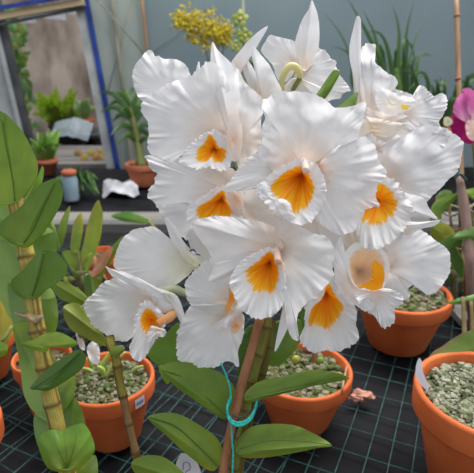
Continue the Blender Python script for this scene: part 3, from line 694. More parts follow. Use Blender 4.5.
# --- F6 lower left of centre
f = flower('f', (226,306,.50), 'side-on bloom below the left middle one, orange mostly hidden')
petal(f, (228,300,.497), [(207,260),(197,268.5),(188,277),(185,285),(187,298),(191.4,305.5),(207,310),(224,314),(236,308),(236,285),(232,268),(220,258)], amp=.0022, jag=1.4, freq=.4, wav=.004)
petal(f, (226,312,.494), [(196,304),(188,308.6),(184,317),(177.7,329.8),(176.6,344.6),(178.5,360),(184,362.6),(199,367),(214,367),(228.8,361.5),(239,366),(238,351),(243.6,336),(244,327),(244,316),(234,308),(214,304)], amp=.003, jag=1.8, freq=.35, wav=.005, gy=.00005)
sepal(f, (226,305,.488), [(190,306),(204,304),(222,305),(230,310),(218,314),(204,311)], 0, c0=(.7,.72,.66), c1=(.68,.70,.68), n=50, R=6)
sheet('throat', f, (231,298,.485), [(229,288),(233,293),(235,300),(232,306),(227,314),(225,308),(229,298)], M['petal'], c0=(.9,.30,.02), c1=(.9,.42,.12), n=50, R=6, label='orange patch')
sheet('throat', f, (236,326,.485), [(232,318),(239,317),(243,321),(241,328),(235,334),(231,329)], M['petal'], c0=(.88,.38,.12), c1=(.86,.60,.42), n=50, R=6, label='peach patch')
petal(f, (232,312,.484), [(240,300),(236,308),(228,316),(214,326),(220,330),(232,324),(240,314),(248,308)], amp=.003, jag=1, freq=.5)
pedicel(f, (230,300,.51))
# --- F5 left
f = flower('f', (170,300,.505), 'leftmost bloom facing left, orange throat under a folded petal')
petal(f, (190,264,.512), [(134,229.6),(123,238),(117.6,250),(113.5,262.6),(116,269.5),(128,277),(144,286),(163,290),(180,282),(194,268),(190,258),(181,247),(168,237),(155,227),(144,227.5)], gx=-.0001, amp=.002, jag=1.3, freq=.3, wav=.004, c0=(.82,.80,.62))
sepal(f, (194,264,.505), [(166,217),(174,224),(181,238),(187,250),(198,258),(198,268),(188,264),(178,250),(170,235)], 0, c0=(.80,.80,.60))
petal(f, (150,300,.500), [(83,305),(87.4,299),(94,292),(102.5,283),(116,278),(132,282),(150,292),(156,304),(148,318),(141,328),(133,337),(121.7,342),(105,335),(91.5,324),(87.4,316)], gx=-.00015, amp=.0028, jag=1.4, freq=.3, wav=.0045)
petal(f, (172,300,.496), [(105.5,266.5),(112,269),(124.5,272),(141,279),(156,287),(170,292),(178,298),(176,308),(168.4,312.5),(157,313),(150.5,305),(147.8,297),(134,291.4),(121.7,280),(113.5,277.7)], gx=-.0001, amp=.0018, jag=.6, freq=.25, bulge=.005, wav=.003, c0=WHITE)
sepal(f, (168,296,.493), [(163,293),(170,292),(177,296),(182,306),(187,326),(180.5,323),(176,311),(168,303)], 4, c0=(.75,.76,.68))
lip(f, (152,320,.490), [(149,309),(155,314),(158,321),(156,328),(148,333),(142,327),(141,318),(144,311)],
    [(147,300),(158,308),(165,322),(163,334),(155,340),(150,350),(139,362),(129,350),(133,338),(134,322),(138,308)], depth=.008, amp=.0034, freq=.7, jag=2.2, dark=.05)
tube('column', [P(177,310,.498), P(168,318,.492), P(157,324,.487)], [.0045,.005,.0035], M['petal'], f, 12, lambda t: lerp((.86,.55,.30), (.90,.40,.12), t))
petal(f, (158,330,.484), [(152,326),(160,328),(166,330),(164,337),(156,337),(148,342),(144,338),(148,332)], amp=.003, freq=.7, jag=1.4, n=70, R=8)
tube('pedicel', [P(160,292,.503), P(174,289,.506), P(192,294,.515), HUB], [.0042,.0048,.0038,.003], M['bract'], f, 12, (.52,.55,.36))

# ------------------------------------------------------------------ stake and ties
b0 = P(222, 473, .492)
sb = Vector((basep.x-.006, basep.y+.012, BZ+.06))
st_pts = [P(262,312,.505), P(250,355,.500), P(239,395,.496), P(223,473,.490), Vector((b0.x-.004, b0.y-.006, BZ+.06))]
o = tube('plant_stake', st_pts, .0045, M['stake_wood'], None, 12)
tag(o, 'brown wooden stake supporting the flowering stem', 'stake')
tw = empty('twine', P(238,412,.487)); tag(tw, 'turquoise twine looped around the stake and cane with hanging ends', 'twine')
for k, (w, dd) in enumerate([(0,0),(1.6,-.0006),(-1.6,.0004)]):
    pts = [P(231,398+w,.488+dd), P(227,408+w,.484+dd), P(229,418+w,.480+dd), P(236,424+w,.479+dd), P(246,422+w,.487+dd), P(253,414+w,.497+dd), P(257,402+w,.506+dd)]
    tube('loop', pts, .0010, M['twine'], tw, 7)
tube('loose_end', [P(231,400,.487), P(230,388,.486), P(226,375,.487), P(221,363,.488)], .0009, M['twine'], tw, 7)
tube('loose_end', [P(231,421,.481), P(232,440,.482), P(233,455,.482), P(232,480,.482)], .0009, M['twine'], tw, 7)
o = tube('wire_tie', [P(232,415,.486), P(240,417.5,.483), P(249,412,.492)], .0007, M['metal_dark'], None, 6); tag(o, 'thin dark wire tie on the stake above the twine', 'wire tie')
# white plant tag bottom
pt = empty('plant_tag', P(186,470,.52)); tag(pt, 'white plant tag with a blue pen loop near the bottom edge', 'tag')
sheet('card', pt, (188,466,.53), [(180,455),(184,453),(191,457),(199,466),(200,482),(178,482),(176,465)], M['tag_white'], n=40, R=6, wav=0)
tube('writing', [P(183,470,.527), P(184,463,.527), P(189,463,.527), P(190,469,.527), P(186,472,.527), P(184,479,.527)], .0006, M['ink'], pt, 5)

# ------------------------------------------------------------------ left tall cane plant
lb = P(66, 473, .45); lb = Vector((lb.x+.005, lb.y-.015, BZ))
lp_ = root_at('leafy_orchid', lb, 'tall leafy cane orchid at left with broad clasping leaves, not in flower', 'orchid plant')
v, f_ = lathe([(.036,0),(.052,.085),(.056,.085),(.056,.095),(.051,.095),(.046,.07),(.001,.07)], lb.x, lb.y, BZ)
link('pot', v, f_, M['terracotta'], lp_)
w_ = [lb+Vector((0,0,.06)), P(72,500,.45), P(57.5,428,.45), P(47,381,.45), P(40,345,.45), P(33,305,.45), P(26,255,.452), P(16,205,.455), P(8,150,.46)]
cane(lp_, [tuple(x)+(0,) for x in w_], .0076, 13, (.42,.36,.07), (.46,.38,.08), seg_b=.08)
# pale leaves behind
BK = (.20,.32,.09); BK2 = (.25,.37,.11)
leaf(lp_, (22,250,.475), [(-20,262),(-10,235),(5,228),(22,238),(34,250),(32,290),(24,325),(10,318),(0,300),(-16,290)], 1, c0=BK2, c1=BK2)
leaf(lp_, (30,240,.472), [(28,236),(40,226),(54,232),(57,250),(48,268),(36,262)], 2, c0=BK, c1=BK2)
leaf(lp_, (34,300,.47), [(8,282),(18,286),(34,292),(44,310),(44,340),(32,348),(18,336),(10,310)], 0, c0=BK, c1=BK)
leaf(lp_, (40,300,.468), [(38,292),(48,286),(56,298),(58,320),(52,338),(42,330)], 2, c0=BK2, c1=GR_L)
leaf(lp_, (46,395,.468), [(13,326),(26,322),(40,335),(50,350),(60,380),(56,405),(48,416),(36,414),(24,395),(20,364),(16,345)], 0, c0=BK2, c1=GR_L, crease=.002)
leaf(lp_, (56,400,.466), [(58,385),(66,376),(74,376),(75,392),(68,406),(60,412),(54,408)], 2, c0=BK2, c1=GR_L)
leaf(lp_, (52,425,.468), [(35,414),(46,410),(58,410),(62,440),(54,460),(40,450),(34,430)], 0, c0=BK, c1=BK)
leaf(lp_, (68,440,.47), [(64,400),(74,397),(83,413),(86,434),(80,445),(66,440)], 1, c0=BK, c1=GR_M)
leaf(lp_, (82,480,.462), [(72,470),(84,462),(95,455),(98,470),(96,490),(80,492)], 2, c0=GR_L, c1=BK2)
leaf(lp_, (24,210,.465), [(20,205),(30,190),(38,176),(42,166),(44,172),(40,190),(32,208)], 3, c0=GR_L, c1=(.22,.38,.06))
leaf(lp_, (10,228,.47), [(-12,205),(0,200),(14,202),(20,220),(12,240),(-6,238)], 0, c0=BK2, c1=BK2)
# front leaves
leaf(lp_, (16,203,.447), [(-10,112),(4,113),(12,120),(22,131),(31,146.5),(37.5,163),(37,177),(30,190),(21,199),(10,204),(-4,205),(-22,190),(-28,150)], 1, c0=(.26,.36,.045), c1=(.17,.27,.03), gy=.0002, crease=.003, bulge=.003)
midrib(lp_, [(15,201,.443),(12,175,.440),(6,145,.434),(2,118,.428)], .0007, (.10,.17,.02))
leaf(lp_, (22,243,.442), [(56,178.5),(61,185),(63,194),(60,206),(50,224),(38,240),(26,248),(14,245),(4,238),(-4,230),(4,219),(20,207),(37,187),(47,181)], 0, c0=(.20,.28,.03), c1=(.16,.24,.03), gy=.0002, crease=.005, bulge=.003, c2=(.13,.22,.025))
midrib(lp_, [(24,243,.440),(34,228,.436),(44,206,.431),(56,181,.428)], .0006)
leaf(lp_, (31,297,.440), [(10.5,282),(23,269.5),(35,255.6),(44,250),(56,252.5),(64,260),(67.5,267),(65,276.5),(56,284),(46.5,290),(38,298),(26,299),(15,293)], 3, c0=(.15,.24,.03), c1=(.11,.20,.025), gy=.0002, crease=.006, bulge=.002)
midrib(lp_, [(32,296,.437),(38,280,.433),(42,262,.429),(44,252,.428)], .0007)
leaf(lp_, (42,346,.440), [(20,344),(32,340),(44,334),(57.5,332),(70,337),(78,344),(68,348),(52,346),(46,352),(34,350)], 5, c0=GR_L, c1=GR_M, crease=.002)
leaf(lp_, (47,385,.436), [(30,388),(42,374),(52,365),(64,357),(74,351),(81,350),(86,356),(84,366),(77,373),(66,381),(56,387),(47,391),(38,390)], 5, c0=GR_D, c1=(.06,.135,.02), gx=-.0001, crease=.005)
midrib(lp_, [(34,388,.434),(55,374,.431),(72,360,.428),(82,352,.426)], .0005, (.035,.08,.012))
leaf(lp_, (66,468,.438), [(38,440),(44,433),(51,429.5),(60,431),(68,427.5),(76,424.5),(84,424),(91,434),(95,448),(92,456),(85,464),(74,472),(60,472),(48,468),(41,455)], 7, c0=GR_L, c1=(.17,.33,.035), bulge=.008, crease=.003)
midrib(lp_, [(66,466,.434),(58,450,.426),(54,436,.430)], .0004, (.12,.24,.025)); midrib(lp_, [(68,466,.434),(74,448,.425),(77,430,.431)], .0004, (.12,.24,.025)); midrib(lp_, [(67,466,.434),(66,448,.424),(64,434,.43)], .0003, (.12,.24,.025))
tube('dried_sheath', [P(15,313,.45), P(26,316,.445), P(36,319,.443), P(42,316,.443)], [.0012,.003,.0035,.002], M['cane'], lp_, 8, (.42,.34,.20))
tube('dried_sheath', [P(28,312,.445), P(30,318,.442), P(38,322,.442)], [.001,.003,.002], M['cane'], lp_, 8, (.40,.28,.14))
# ------------------------------------------------------------------ olive leaved orchid between
q = G(88, 330, BZ+.02); ol = root_at('broadleaf_orchid', q, 'orchid with olive yellowing leaves between the leafy cane and leftmost bloom', 'orchid plant')
leaf(ol, (98,310,.62), [(51,282),(60,281),(70,284),(80,290),(87,298),(84,304),(74,304),(62,300),(54,292)], 0, c0=OLV, c1=(.17,.24,.04), gx=.0004)
leaf(ol, (104,338,.60), [(63,308),(68,304),(77,303),(86,312),(94,323),(104,336),(108,346),(98,344),(86,338),(72,330),(65,320)], 0, c0=(.28,.28,.04), c1=OLV, gx=.0003, crease=.005)
leaf(ol, (96,330,.64), [(84,280),(90,275),(96,290),(102,310),(100,330),(90,330),(86,305)], 1, c0=OLV, c1=GR_D)
b = MB()
tube('rhizome', [G(80,345,BZ+.01), P(82,330,.66), P(76,290,.70)], [.006,.006,.004], M['cane'], ol, 8, (.20,.18,.05))
# narrow upright leaves
q = G(88, 290, BZ); nl = root_at('narrow_leaf_orchid', q, 'orchid with narrow upright yellow-green leaves left of the leftmost bloom', 'orchid plant')
leaf(nl, (86,272,.85), [(98,200),(101,206),(103,216),(101,235),(98,246),(92,262),(87,272),(81,270),(79,262),(83,245),(87,226),(92,210)], 0, c0=GR_L, c1=(.30,.34,.04), c2=YEL)
leaf(nl, (76,252,.86), [(81,213),(83,220),(83,230),(81,243),(77,254),(71,250),(71,238),(74,222)], 0, c0=GR_L, c1=(.34,.36,.05), c2=YEL)
leaf(nl, (92,286,.84), [(123,236),(120,246),(113,258),(104,274),(98,289),(88,291),(92,276),(101,258),(112,246)], 0, c0=OLV, c1=GR_M)
leaf(nl, (62,246,.87), [(70,206),(68,222),(64,240),(58,250),(56,238),(61,220)], 0, c0=GR_M, c1=GR_L)
leaf(nl, (56,240,.86), [(48,214),(53,222),(58,236),(60,250),(54,246),(50,232)], 0, c0=GR_D, c1=GR_L)
leaf(nl, (80,285,.86), [(62,252),(74,250),(84,252),(90,262),(84,268),(72,264),(66,262)], 0, c0=OLV, c1=GR_M)
for (a_, b_) in [((88,274),(92,296)), ((78,250),(84,290)), ((92,285),(94,310))]:
    tube('pseudobulb', [P(a_[0],a_[1],.85), P((a_[0]+b_[0])/2,(a_[1]+b_[1])/2,.85), P(b_[0],b_[1],.84), G(b_[0],b_[1]+10,BZ)], [.002,.004,.005,.004], M['cane'], nl, 8, (.10,.11,.03))
rl = random.Random(5)
for k in range(26):
    x, y = rl.uniform(64,108), rl.uniform(264,304); dx, dy = rl.uniform(-12,12), rl.uniform(-14,4)
    blade(nl, [P(x,y,.835), P(x+dx*.5,y+dy*.5-3,.83), P(x+dx,y+dy,.835)], rl.uniform(.002,.005), rl.choice([(.18,.26,.04),(.30,.30,.06),(.10,.20,.03),(.22,.17,.08),(.12,.10,.05),(.36,.34,.10)]), n=6)
for k in range(12):
    x = rl.uniform(74,104); tube('root', [P(x,268+rl.uniform(-6,6),.90), P(x+rl.uniform(-8,8),285,.89), G(x+rl.uniform(-8,8),305,BZ)], [.003,.0025,.002], M['cane'], nl, 6, rl.choice([(.20,.15,.08),(.10,.07,.04),(.30,.26,.16)]))
sheet('leaf', nl, (98,270,.825), [(112,247),(113,249),(110,258),(104,268),(96,276),(91,274),(95,266),(100,256)], M['leaf'], crease=.003, tip=0, c0=(.66,.27,.20), c1=(.68,.22,.15), n=40, R=6, label='reddish pink leaf')
# horizontal leaf at plank
q = G(152,235,BZ+.0); hl = root_at('strap_leaf_orchid', q, 'green strap leaf reaching left across the grey plank', 'orchid plant')
leaf(hl, (149,221,1.45), [(111,216),(120,212.5),(129,211.5),(140,215),(150,219),(150,223),(136,223),(122,221)], 0, c0=(.18,.3,.06), c1=(.10,.26,.04))
tube('stem', [P(148,221,1.45), P(152,225,1.45), P(156,232,1.45), G(158,240,BZ)], [.006,.006,.007,.008], M['cane'], hl, 8, (.20,.22,.06))
# dark ferny plant at (60..90, 175..200)
q = G(74, 205, BZ); fp = root_at('fern', q, 'dark trailing fern by the blue-grey jar below the shelf pots', 'fern')
for k in range(70):
    t = random.uniform(-1, 1); b_ = P(76+t*10, 184, 2.08); e_ = P(76+t*24+random.uniform(-4,4), 182+abs(t)*8+random.uniform(-12,8), 2.06+random.uniform(-.08,.08))
    m_ = (b_+e_)/2+Vector((0,0,random.uniform(.01,.05)))
    blade(fp, [b_, m_, e_], .0065, random.choice([(.06,.13,.03),(.10,.20,.05),(.04,.10,.03)]), n=6, name='frond')
for k in range(4):
    tube('stem', [G(70+k*4,194,BZ), P(73+k*3,184,2.08)], .004, M['cane'], fp, 6, (.08,.10,.03))

# ------------------------------------------------------------------ background left
def jar(px, py, Y):
    c = W(px, py, Y); R = .03
    r = tag(empty('jar', (c.x, c.y, BZ)), 'blue-grey jar with a terracotta lid standing near the fern', 'jar')
    v, f = lathe([(R*.9,0),(R,.01),(R,.09),(R*.85,.10),(R*.85,.105),(.001,.105)], c.x, c.y, BZ, 20); link('body', v, f, M['jar_blue'], r)
    v, f = lathe([(R*.95,.106),(R*.95,.122),(R*.6,.126),(.001,.126)], c.x, c.y, BZ, 20); link('lid', v, f, M['terra_old'], r)
jar(72, 200, 1.93)
# crumpled white bag
q = G(122, 187, BZ+.01)
bg = cloth('plastic_bag', q.x-.08, q.x+.07, q.y-.12, q.y+.12, BZ+.03, None, M['bag_white'], nx=30, ny=30, a=.03)
for v_ in bg.data.vertices:
    dx, dy = (v_.co.x-q.x)/.085, (v_.co.y-q.y)/.12; e = max(abs(dx), abs(dy))
    v_.co.z -= .022*e**3; v_.co.x += dy*-.025+.02*noise.noise(Vector((v_.co.y*20,1,1)))
tag(bg, 'crumpled white plastic bag lying on the black cloth', 'bag')
# dracaena leaves
for yy in (0,):
    tube('trunk', [Vector((c8.x,c8.y,BZ+.08)), P(139,150,2.3)+Vector((0,0,0)), P(134,125,2.3), P(130,108,2.3)], [.02,.018,.016,.01], M['cane'], p8, 10, (.09,.12,.03))
for k, (x, y, ex, ey) in enumerate([(130,112,98,92),(130,112,108,106),(131,108,122,90),(131,108,134,88),(132,112,144,92),(132,116,150,104),(133,122,112,122),(134,124,150,118),(135,130,110,136),(136,134,154,130),(137,142,118,144),(138,144,156,146),(130,105,112,96),(134,118,146,110),(131,118,100,112),(135,136,116,128),(131,108,118,98),(132,120,120,112),(136,138,150,138)]):
    a_ = P(x, y, 2.3); e_ = P(ex, ey, 2.3+random.uniform(-.12,.08)); m_ = (a_+e_)/2+Vector((0,0,.035))
    blade(p8, [a_, m_, e_], .012, random.choice([(.045,.10,.03),(.07,.15,.04),(.035,.08,.025)]), n=7)
# outside items
def outpot(px, py, half, h, Y, label, zb=None, mat='terra_old'):
    c = W(px, py, Y); h = h if zb is None else c.z-zb; R = half/F*(Y/cp); zb_ = c.z-h
    r = tag(empty('potted_plant', (c.x, c.y, zb_)), label, 'potted plant')
    v, f = lathe([(R*.65,0),(R*.9,h*.75),(R,h*.76),(R,h),(R*.9,h),(R*.85,h*.8),(.001,h*.8)], c.x, c.y, zb_, 24); link('pot', v, f, M[mat], r)
    return r, Vector((c.x, c.y, zb_+h)), zb_
sh = tag(empty('plant_shelf', W(80,150,3.3)), 'low grey slatted staging carrying pots outside the doorway', 'shelf')
z_sh = .79
for k in range(5):
    b = MB(); yb_ = 2.69+k*.12; b.box((W(52,160,yb_).x-.02, yb_, z_sh-.03), (W(104,160,yb_).x, yb_+.11, z_sh)); b.build('slat', M['plank_grey'], sh)
for x in (W(50,160,3.1).x, W(100,160,3.1).x):
    b = MB(); b.box((x-.02,2.72,.70),(x+.02,3.25,z_sh-.03)); b.build('support', M['wood_dark'], sh)
s2 = tag(empty('crate', W(80,140,3.8)), 'dark crate shelf under the red pot outside the doorway', 'crate')
z2_ = W(80,134,3.75).z
b = MB(); b.box((W(62,138,3.75).x,3.7,z2_-.025),(W(100,138,3.75).x,4.1,z2_)); b.build('top', M['metal_dark'], s2)
for x in (W(66,138,3.75).x, W(84,138,3.75).x, W(97,138,3.75).x):
    b = MB(); b.box((x-.03,3.72,.70),(x+.03,4.05,z2_-.025)); b.build('post', M['wood_dark'], s2)
b = MB(); b.box((W(65,138,4.05).x,4.0,.70),(W(98,138,4.05).x,4.03,z2_-.03)); b.build('back_board', M['plank_grey'], s2)
r, top, zb_ = outpot(46, 159, 11, .1, 2.40, 'terracotta pot of pale green fern left of the grey staging', BZ)
rr_ = random.Random(3)
for k in range(60):
    t = rr_.uniform(-1,1); e_ = W(46+t*17, rr_.uniform(128,152), 2.40+rr_.uniform(-.08,.08)); a_ = top+Vector((t*.03,0,0))
    blade(r, [a_, (a_+e_)/2+Vector((0,0,.03)), e_], .011, rr_.choice([(.20,.34,.06),(.26,.42,.08),(.14,.26,.05)]), n=5, name='frond')
r, top, zb_ = outpot(85, 119, 8, .12, 3.85, 'red pot with a pale leafed plant on the dark crate', z2_, mat='terracotta')
for k in range(14):
    t = rr_.uniform(-1,1); e_ = W(83+t*11, rr_.uniform(98,112), 3.9+rr_.uniform(-.08,.08)); a_ = top
    blade(r, [a_, (a_+e_)/2+Vector((0,0,.05)), e_], .028, rr_.choice([(.28,.42,.18),(.20,.34,.12)]), n=5)
r, top, zb_ = outpot(60, 124, 11, .14, 4.2, 'bright yellow-green bushy plant in dark pot against the brown wall', .70, mat='metal_dark')
for k in range(90):
    t = rr_.gauss(0,.5); e_ = W(57+t*20, 96+rr_.gauss(0,8), 4.1+rr_.uniform(-.15,.15)); a_ = top+Vector((t*.05,0,0))
    e2 = e_+Vector((rr_.uniform(-.08,.08),0,-.05)); low = rr_.random() < .35
    if low: e2 = W(60+t*16, rr_.uniform(106,122), 4.15); 
    blade(r, [a_, (a_+e2)/2+Vector((0,0,.05)), e2], .035, (.05,.09,.03) if low else rr_.choice([(.36,.50,.05),(.28,.42,.05),(.45,.55,.10)]), n=5)
# creeper along left jamb
cr_o = tag(empty('climbing_plant', W(25,120,3.4)), 'yellow-green climbing plant hanging inside the left door post', 'climbing plant')
for k in range(95):
    u = rr_.random(); cx_ = 14+u*16+rr_.gauss(0,4); cy_ = 20+u*115+rr_.gauss(0,3)
    a_ = W(cx_, cy_, 3.4+rr_.uniform(-.2,.2)); e_ = a_+Vector((rr_.uniform(-.05,.05), rr_.uniform(-.03,.03), rr_.uniform(-.07,.0)))
    blade(cr_o, [a_, (a_+e_)/2+Vector((0,0,.01)), e_], .022, rr_.choice([(.22,.30,.08),(.14,.22,.08),(.32,.34,.10),(.10,.20,.08)]), n=4)
tube('vine', [W(12,12,3.4), W(17,60,3.4), W(24,100,3.4), W(30,135,3.4), Vector((W(30,150,3.4).x,3.4,.70))], .006, M['wood_dark'], cr_o, 6)
for (x, y, s_) in [(17,42,.05),(10,14,.04),(5,22,.035),(22,30,.035),(12,28,.03)]:
    a_ = W(x-4, y, 3.3); e_ = W(x+6, y+2, 3.3); blade(cr_o, [a_, (a_+e_)/2+Vector((0,0,.01)), e_], s_, (.20,.40,.16), n=6)
hb = tag(empty('overhanging_shrub', W(65,12,4.7)), 'leafy green shrub topping the wall outside', 'shrub')
for k in range(70):
    a_ = W(rr_.gauss(66,9), rr_.gauss(10,3), 4.8); e_ = a_+Vector((rr_.uniform(-.1,.1), 0, rr_.uniform(-.12,.02)))
    blade(hb, [a_, (a_+e_)/2, e_], .05, rr_.choice([(.10,.30,.06),(.18,.42,.10),(.06,.18,.05)]), n=4)
tube('branch', [Vector((W(66,20,4.8).x,4.8,0)), W(66,20,4.8), W(70,6,4.8)], .02, M['wood_dark'], hb, 6)
# plastic sheet over shelf
q = W(72,122,3.6); z_ = q.z
ps = cloth('plastic_sheet', W(50,124,3.55).x, W(90,124,3.55).x, 3.45, 3.65, z_-.02, None, M['plastic_sheet'], nx=30, ny=10, a=.012)
for v_ in ps.data.vertices: v_.co.z += (v_.co.y-3.55)*.5-abs(v_.co.x-q.x)*.30
tag(ps, 'grey-blue translucent plastic sheet draped beneath the bright bush', 'plastic sheet')
b = MB(); xc = (W(50,124,3.55).x+W(90,124,3.55).x)/2; b.box((xc-.08,3.5,.70),(xc+.08,3.6,z_-.08)); o = b.build('support_block', M['wood_dark']); o.name = 'timber_block'; tag(o, 'dark timber block under the plastic sheet', 'block')
# fallen orange leaves on staging
for k in range(9):
    a_ = W(rr_.uniform(72,96), 157+rr_.uniform(-2,2), 2.85+rr_.uniform(-.1,.1)); a_.z = z_sh+.008
    e_ = a_+Vector((rr_.uniform(.03,.08), rr_.uniform(-.03,.03), .004))
    o = blade(None, [a_, (a_+e_)/2+Vector((0,0,.012)), e_], .018, rr_.choice([(.70,.42,.12),(.62,.50,.16),(.66,.34,.16)]), n=5, name='fallen_leaf')
    tag(o, 'fallen orange-yellow leaf lying on the grey staging outside', 'leaf', 'fallen leaves on the staging')

# canes and string against wall
for (a, b_, r, lab) in [((111,-10),(124,100),.009,'greenish bamboo cane against the wall, nearest the door'), ((141,-10),(149,70),.008,'tan bamboo cane at the joint of the wall panels')]:
    A = W(*a, YW-.03); B = W(*b_, YW-.03); B = A+(B-A)*((0-A.z)/(B.z-A.z))
    o = tube('bamboo_cane', [A, (A+B)/2, B], r, M['bamboo_grey' if r > .0085 else 'bamboo'], None, 8); tag(o, lab, 'bamboo cane')
for (a, b_, lab) in [((94,-4),(146,56),'dark taut wire crossing the bamboo near the door, falling rightward'), ((133,-4),(108,92),'thin grey wire crossing the bamboo, falling leftward'), ((190,22),(152,54),'faint wire left of the yellow blossom, on the wall')]:
    o = tube('support_wire', [W(*a, YW-.02 if a[0] > 100 else YW-.06), W(*b_, YW-.02 if a[0] > 100 else YW-.06)], .0035 if a[0] < 100 else .0022, M['bamboo_grey'], None, 6); tag(o, lab, 'wire')
# yellow spray
on = tag(empty('oncidium', W(205,60,2.3)), 'spray of tiny yellow orchid blossoms against the grey wall', 'orchid plant')
b = MB()
for k in range(330):
    t = rr_.random(); x = 177+t*52+rr_.gauss(0,3); y = 18+t*18+rr_.gauss(0,6.5)*(.6+math.sin(t*3.1)); y = min(y, 50)
    p_ = W(x, y, 2.3+rr_.uniform(-.06,.06))
    for m_ in range(4):
        b.blob(p_+Vector((rr_.gauss(0,.008),0,rr_.gauss(0,.008))), rr_.uniform(.003,.0065), rr_.choice([(.66,.50,.02),(.52,.42,.03),(.74,.58,.05),(.36,.32,.04)]), jit=.4)
b.build('blossom_spray', M['vcol'], on, kind='stuff')
for (a, m_, e_) in [((214,90),(205,50),(182,22)), ((214,90),(212,45),(205,20)), ((216,90),(222,55),(228,34))]:
    tube('stem', [W(*a,2.3), W(*m_,2.3), W(*e_,2.3)], .003, M['cane'], on, 6, (.14,.17,.04))
tube('stem', [Vector((W(214,90,2.3).x,2.3,BZ)), W(214,90,2.3)], .005, M['cane'], on, 6, (.14,.17,.04))
gy_ = tag(empty('green_orchid', W(244,60,2.1)), 'stem of lime green orchid flowers behind the narrow sepal', 'orchid plant')
tube('stem', [Vector((W(246,60,2.1).x,2.1,BZ)), W(246,80,2.1), W(243,40,2.1), W(241,12,2.1)], .004, M['cane'], gy_, 6, (.16,.18,.05))
tube('stake', [Vector((W(243,60,2.14).x,2.14,BZ)), W(243,-6,2.14)], .006, M['bamboo_grey'], gy_, 6)
for (x, y, s_) in [(240,19,.024),(245,36,.022),(236,46,.018),(252,47,.018),(239,34,.014)]:
    for k in range(5):
        t = k*1.2566+.3; a_ = W(x, y, 2.08); e_ = a_+Vector((math.cos(t), -.15, math.sin(t)))*s_*1.5
        blade(gy_, [a_, (a_+e_)/2+Vector((0,-.01,0)), e_], s_*.55, rr_.choice([(.34,.42,.06),(.28,.36,.05),(.42,.46,.12)]), n=5, name='petal')
    b = MB(); b.blob(W(x, y, 2.07), s_*.4, (.5,.38,.2), sub=2, jit=.1); b.build('lip', M['vcol'], gy_, smooth=True)

# grass-leaved plants upper right
def grassy(cx, cy, Y, n, spread, label, seed, tall=1.0):
    rn = random.Random(seed); root = W(cx, cy, Y); r = tag(empty('grass_leaf_orchid', root), label, 'orchid plant')
    for k in range(n):
        t = rn.uniform(-1,1); h_ = rn.uniform(.5,1)*tall
        bx = root+Vector((t*.06, rn.uniform(-.05,.05), 0)); tp = W(cx+t*spread*.55, cy-90*h_, Y+rn.uniform(-.15,.1)); ex = W(cx+t*spread*rn.uniform(.8,1.3), cy-90*h_+rn.uniform(-6,48)*abs(t), Y+rn.uniform(-.2,.1))
        blade(r, [bx, (bx+tp)/2+Vector((0,0,.01)), tp, ex], rn.uniform(.006,.011), rn.choice([(.075,.14,.05),(.05,.10,.045),(.11,.19,.07),(.07,.12,.07)]), n=12)
    v, f = lathe([(.05,0),(.07,.10),(.075,.10),(.075,.12),(.065,.12),(.001,.10)], root.x, root.y, root.z-.11, 24); link('pot', v, f, M['terra_old'], r)
    b = MB(); b.box((root.x-.04,root.y-.04,BZ),(root.x+.04,root.y+.04,root.z-.11)); b.build('pedestal', M['wood_dark'], r)
    return r
grassy(398, 118, 2.35, 13, 44, 'grass-leaved orchid above the top right bloom, left clump', 11, .95)
grassy(440, 128, 2.25, 26, 62, 'grass-leaved orchid behind the bamboo cane, low arching clump', 12, .62)
gp = [o for o in bpy.data.objects if o.name == 'grass_leaf_orchid'][0]
for pts, w_c, col in [([(400,110),(398,70),(399,30),(392,4)],.011,(.06,.12,.04)), ([(398,110),(404,60),(407,30),(414,0)],.009,(.05,.10,.04)), ([(396,110),(380,60),(360,20),(346,-4)],.011,(.05,.11,.04)),
                      ([(402,105),(396,75),(404,58),(402,58)],.02,(.13,.22,.06)), ([(404,105),(406,55),(410,42),(417,70)],.010,(.03,.07,.03)), ([(396,100),(388,50),(378,32),(362,34)],.011,(.05,.10,.03)),
                      ([(390,105),(376,40),(368,20),(362,8)],.010,(.06,.12,.04)), ([(400,110),(412,50),(422,25),(430,18)],.006,(.10,.16,.08)), ([(356,90),(352,60),(344,50),(330,46)],.009,(.05,.10,.04)), ([(360,90),(348,50),(338,30),(322,10)],.006,(.09,.14,.08))]:
    blade(gp, [W(398, 118, 2.35)]+[W(x, y, 2.3) for x, y in pts], w_c, col, n=18)
# bamboo pole right
A = P(456,-12,1.25); B = P(459,95,1.25); B = A+(B-A)*((BZ-A.z)/(B.z-A.z))
bp_ = tag(empty('bamboo_pole', B), 'tall slender tan bamboo pole standing at right above the magenta bloom', 'bamboo pole')
tube('pole', [A, (A+B)/2, B], .0062, M['bamboo'], bp_, 10)
for y in (16, 79): 
    a_ = P(456.4+y*.02, y, 1.25); d_ = (B-A).normalized(); tube('node', [a_-d_*.003, a_+d_*.003], .0075, M['stake_wood'], bp_, 10)

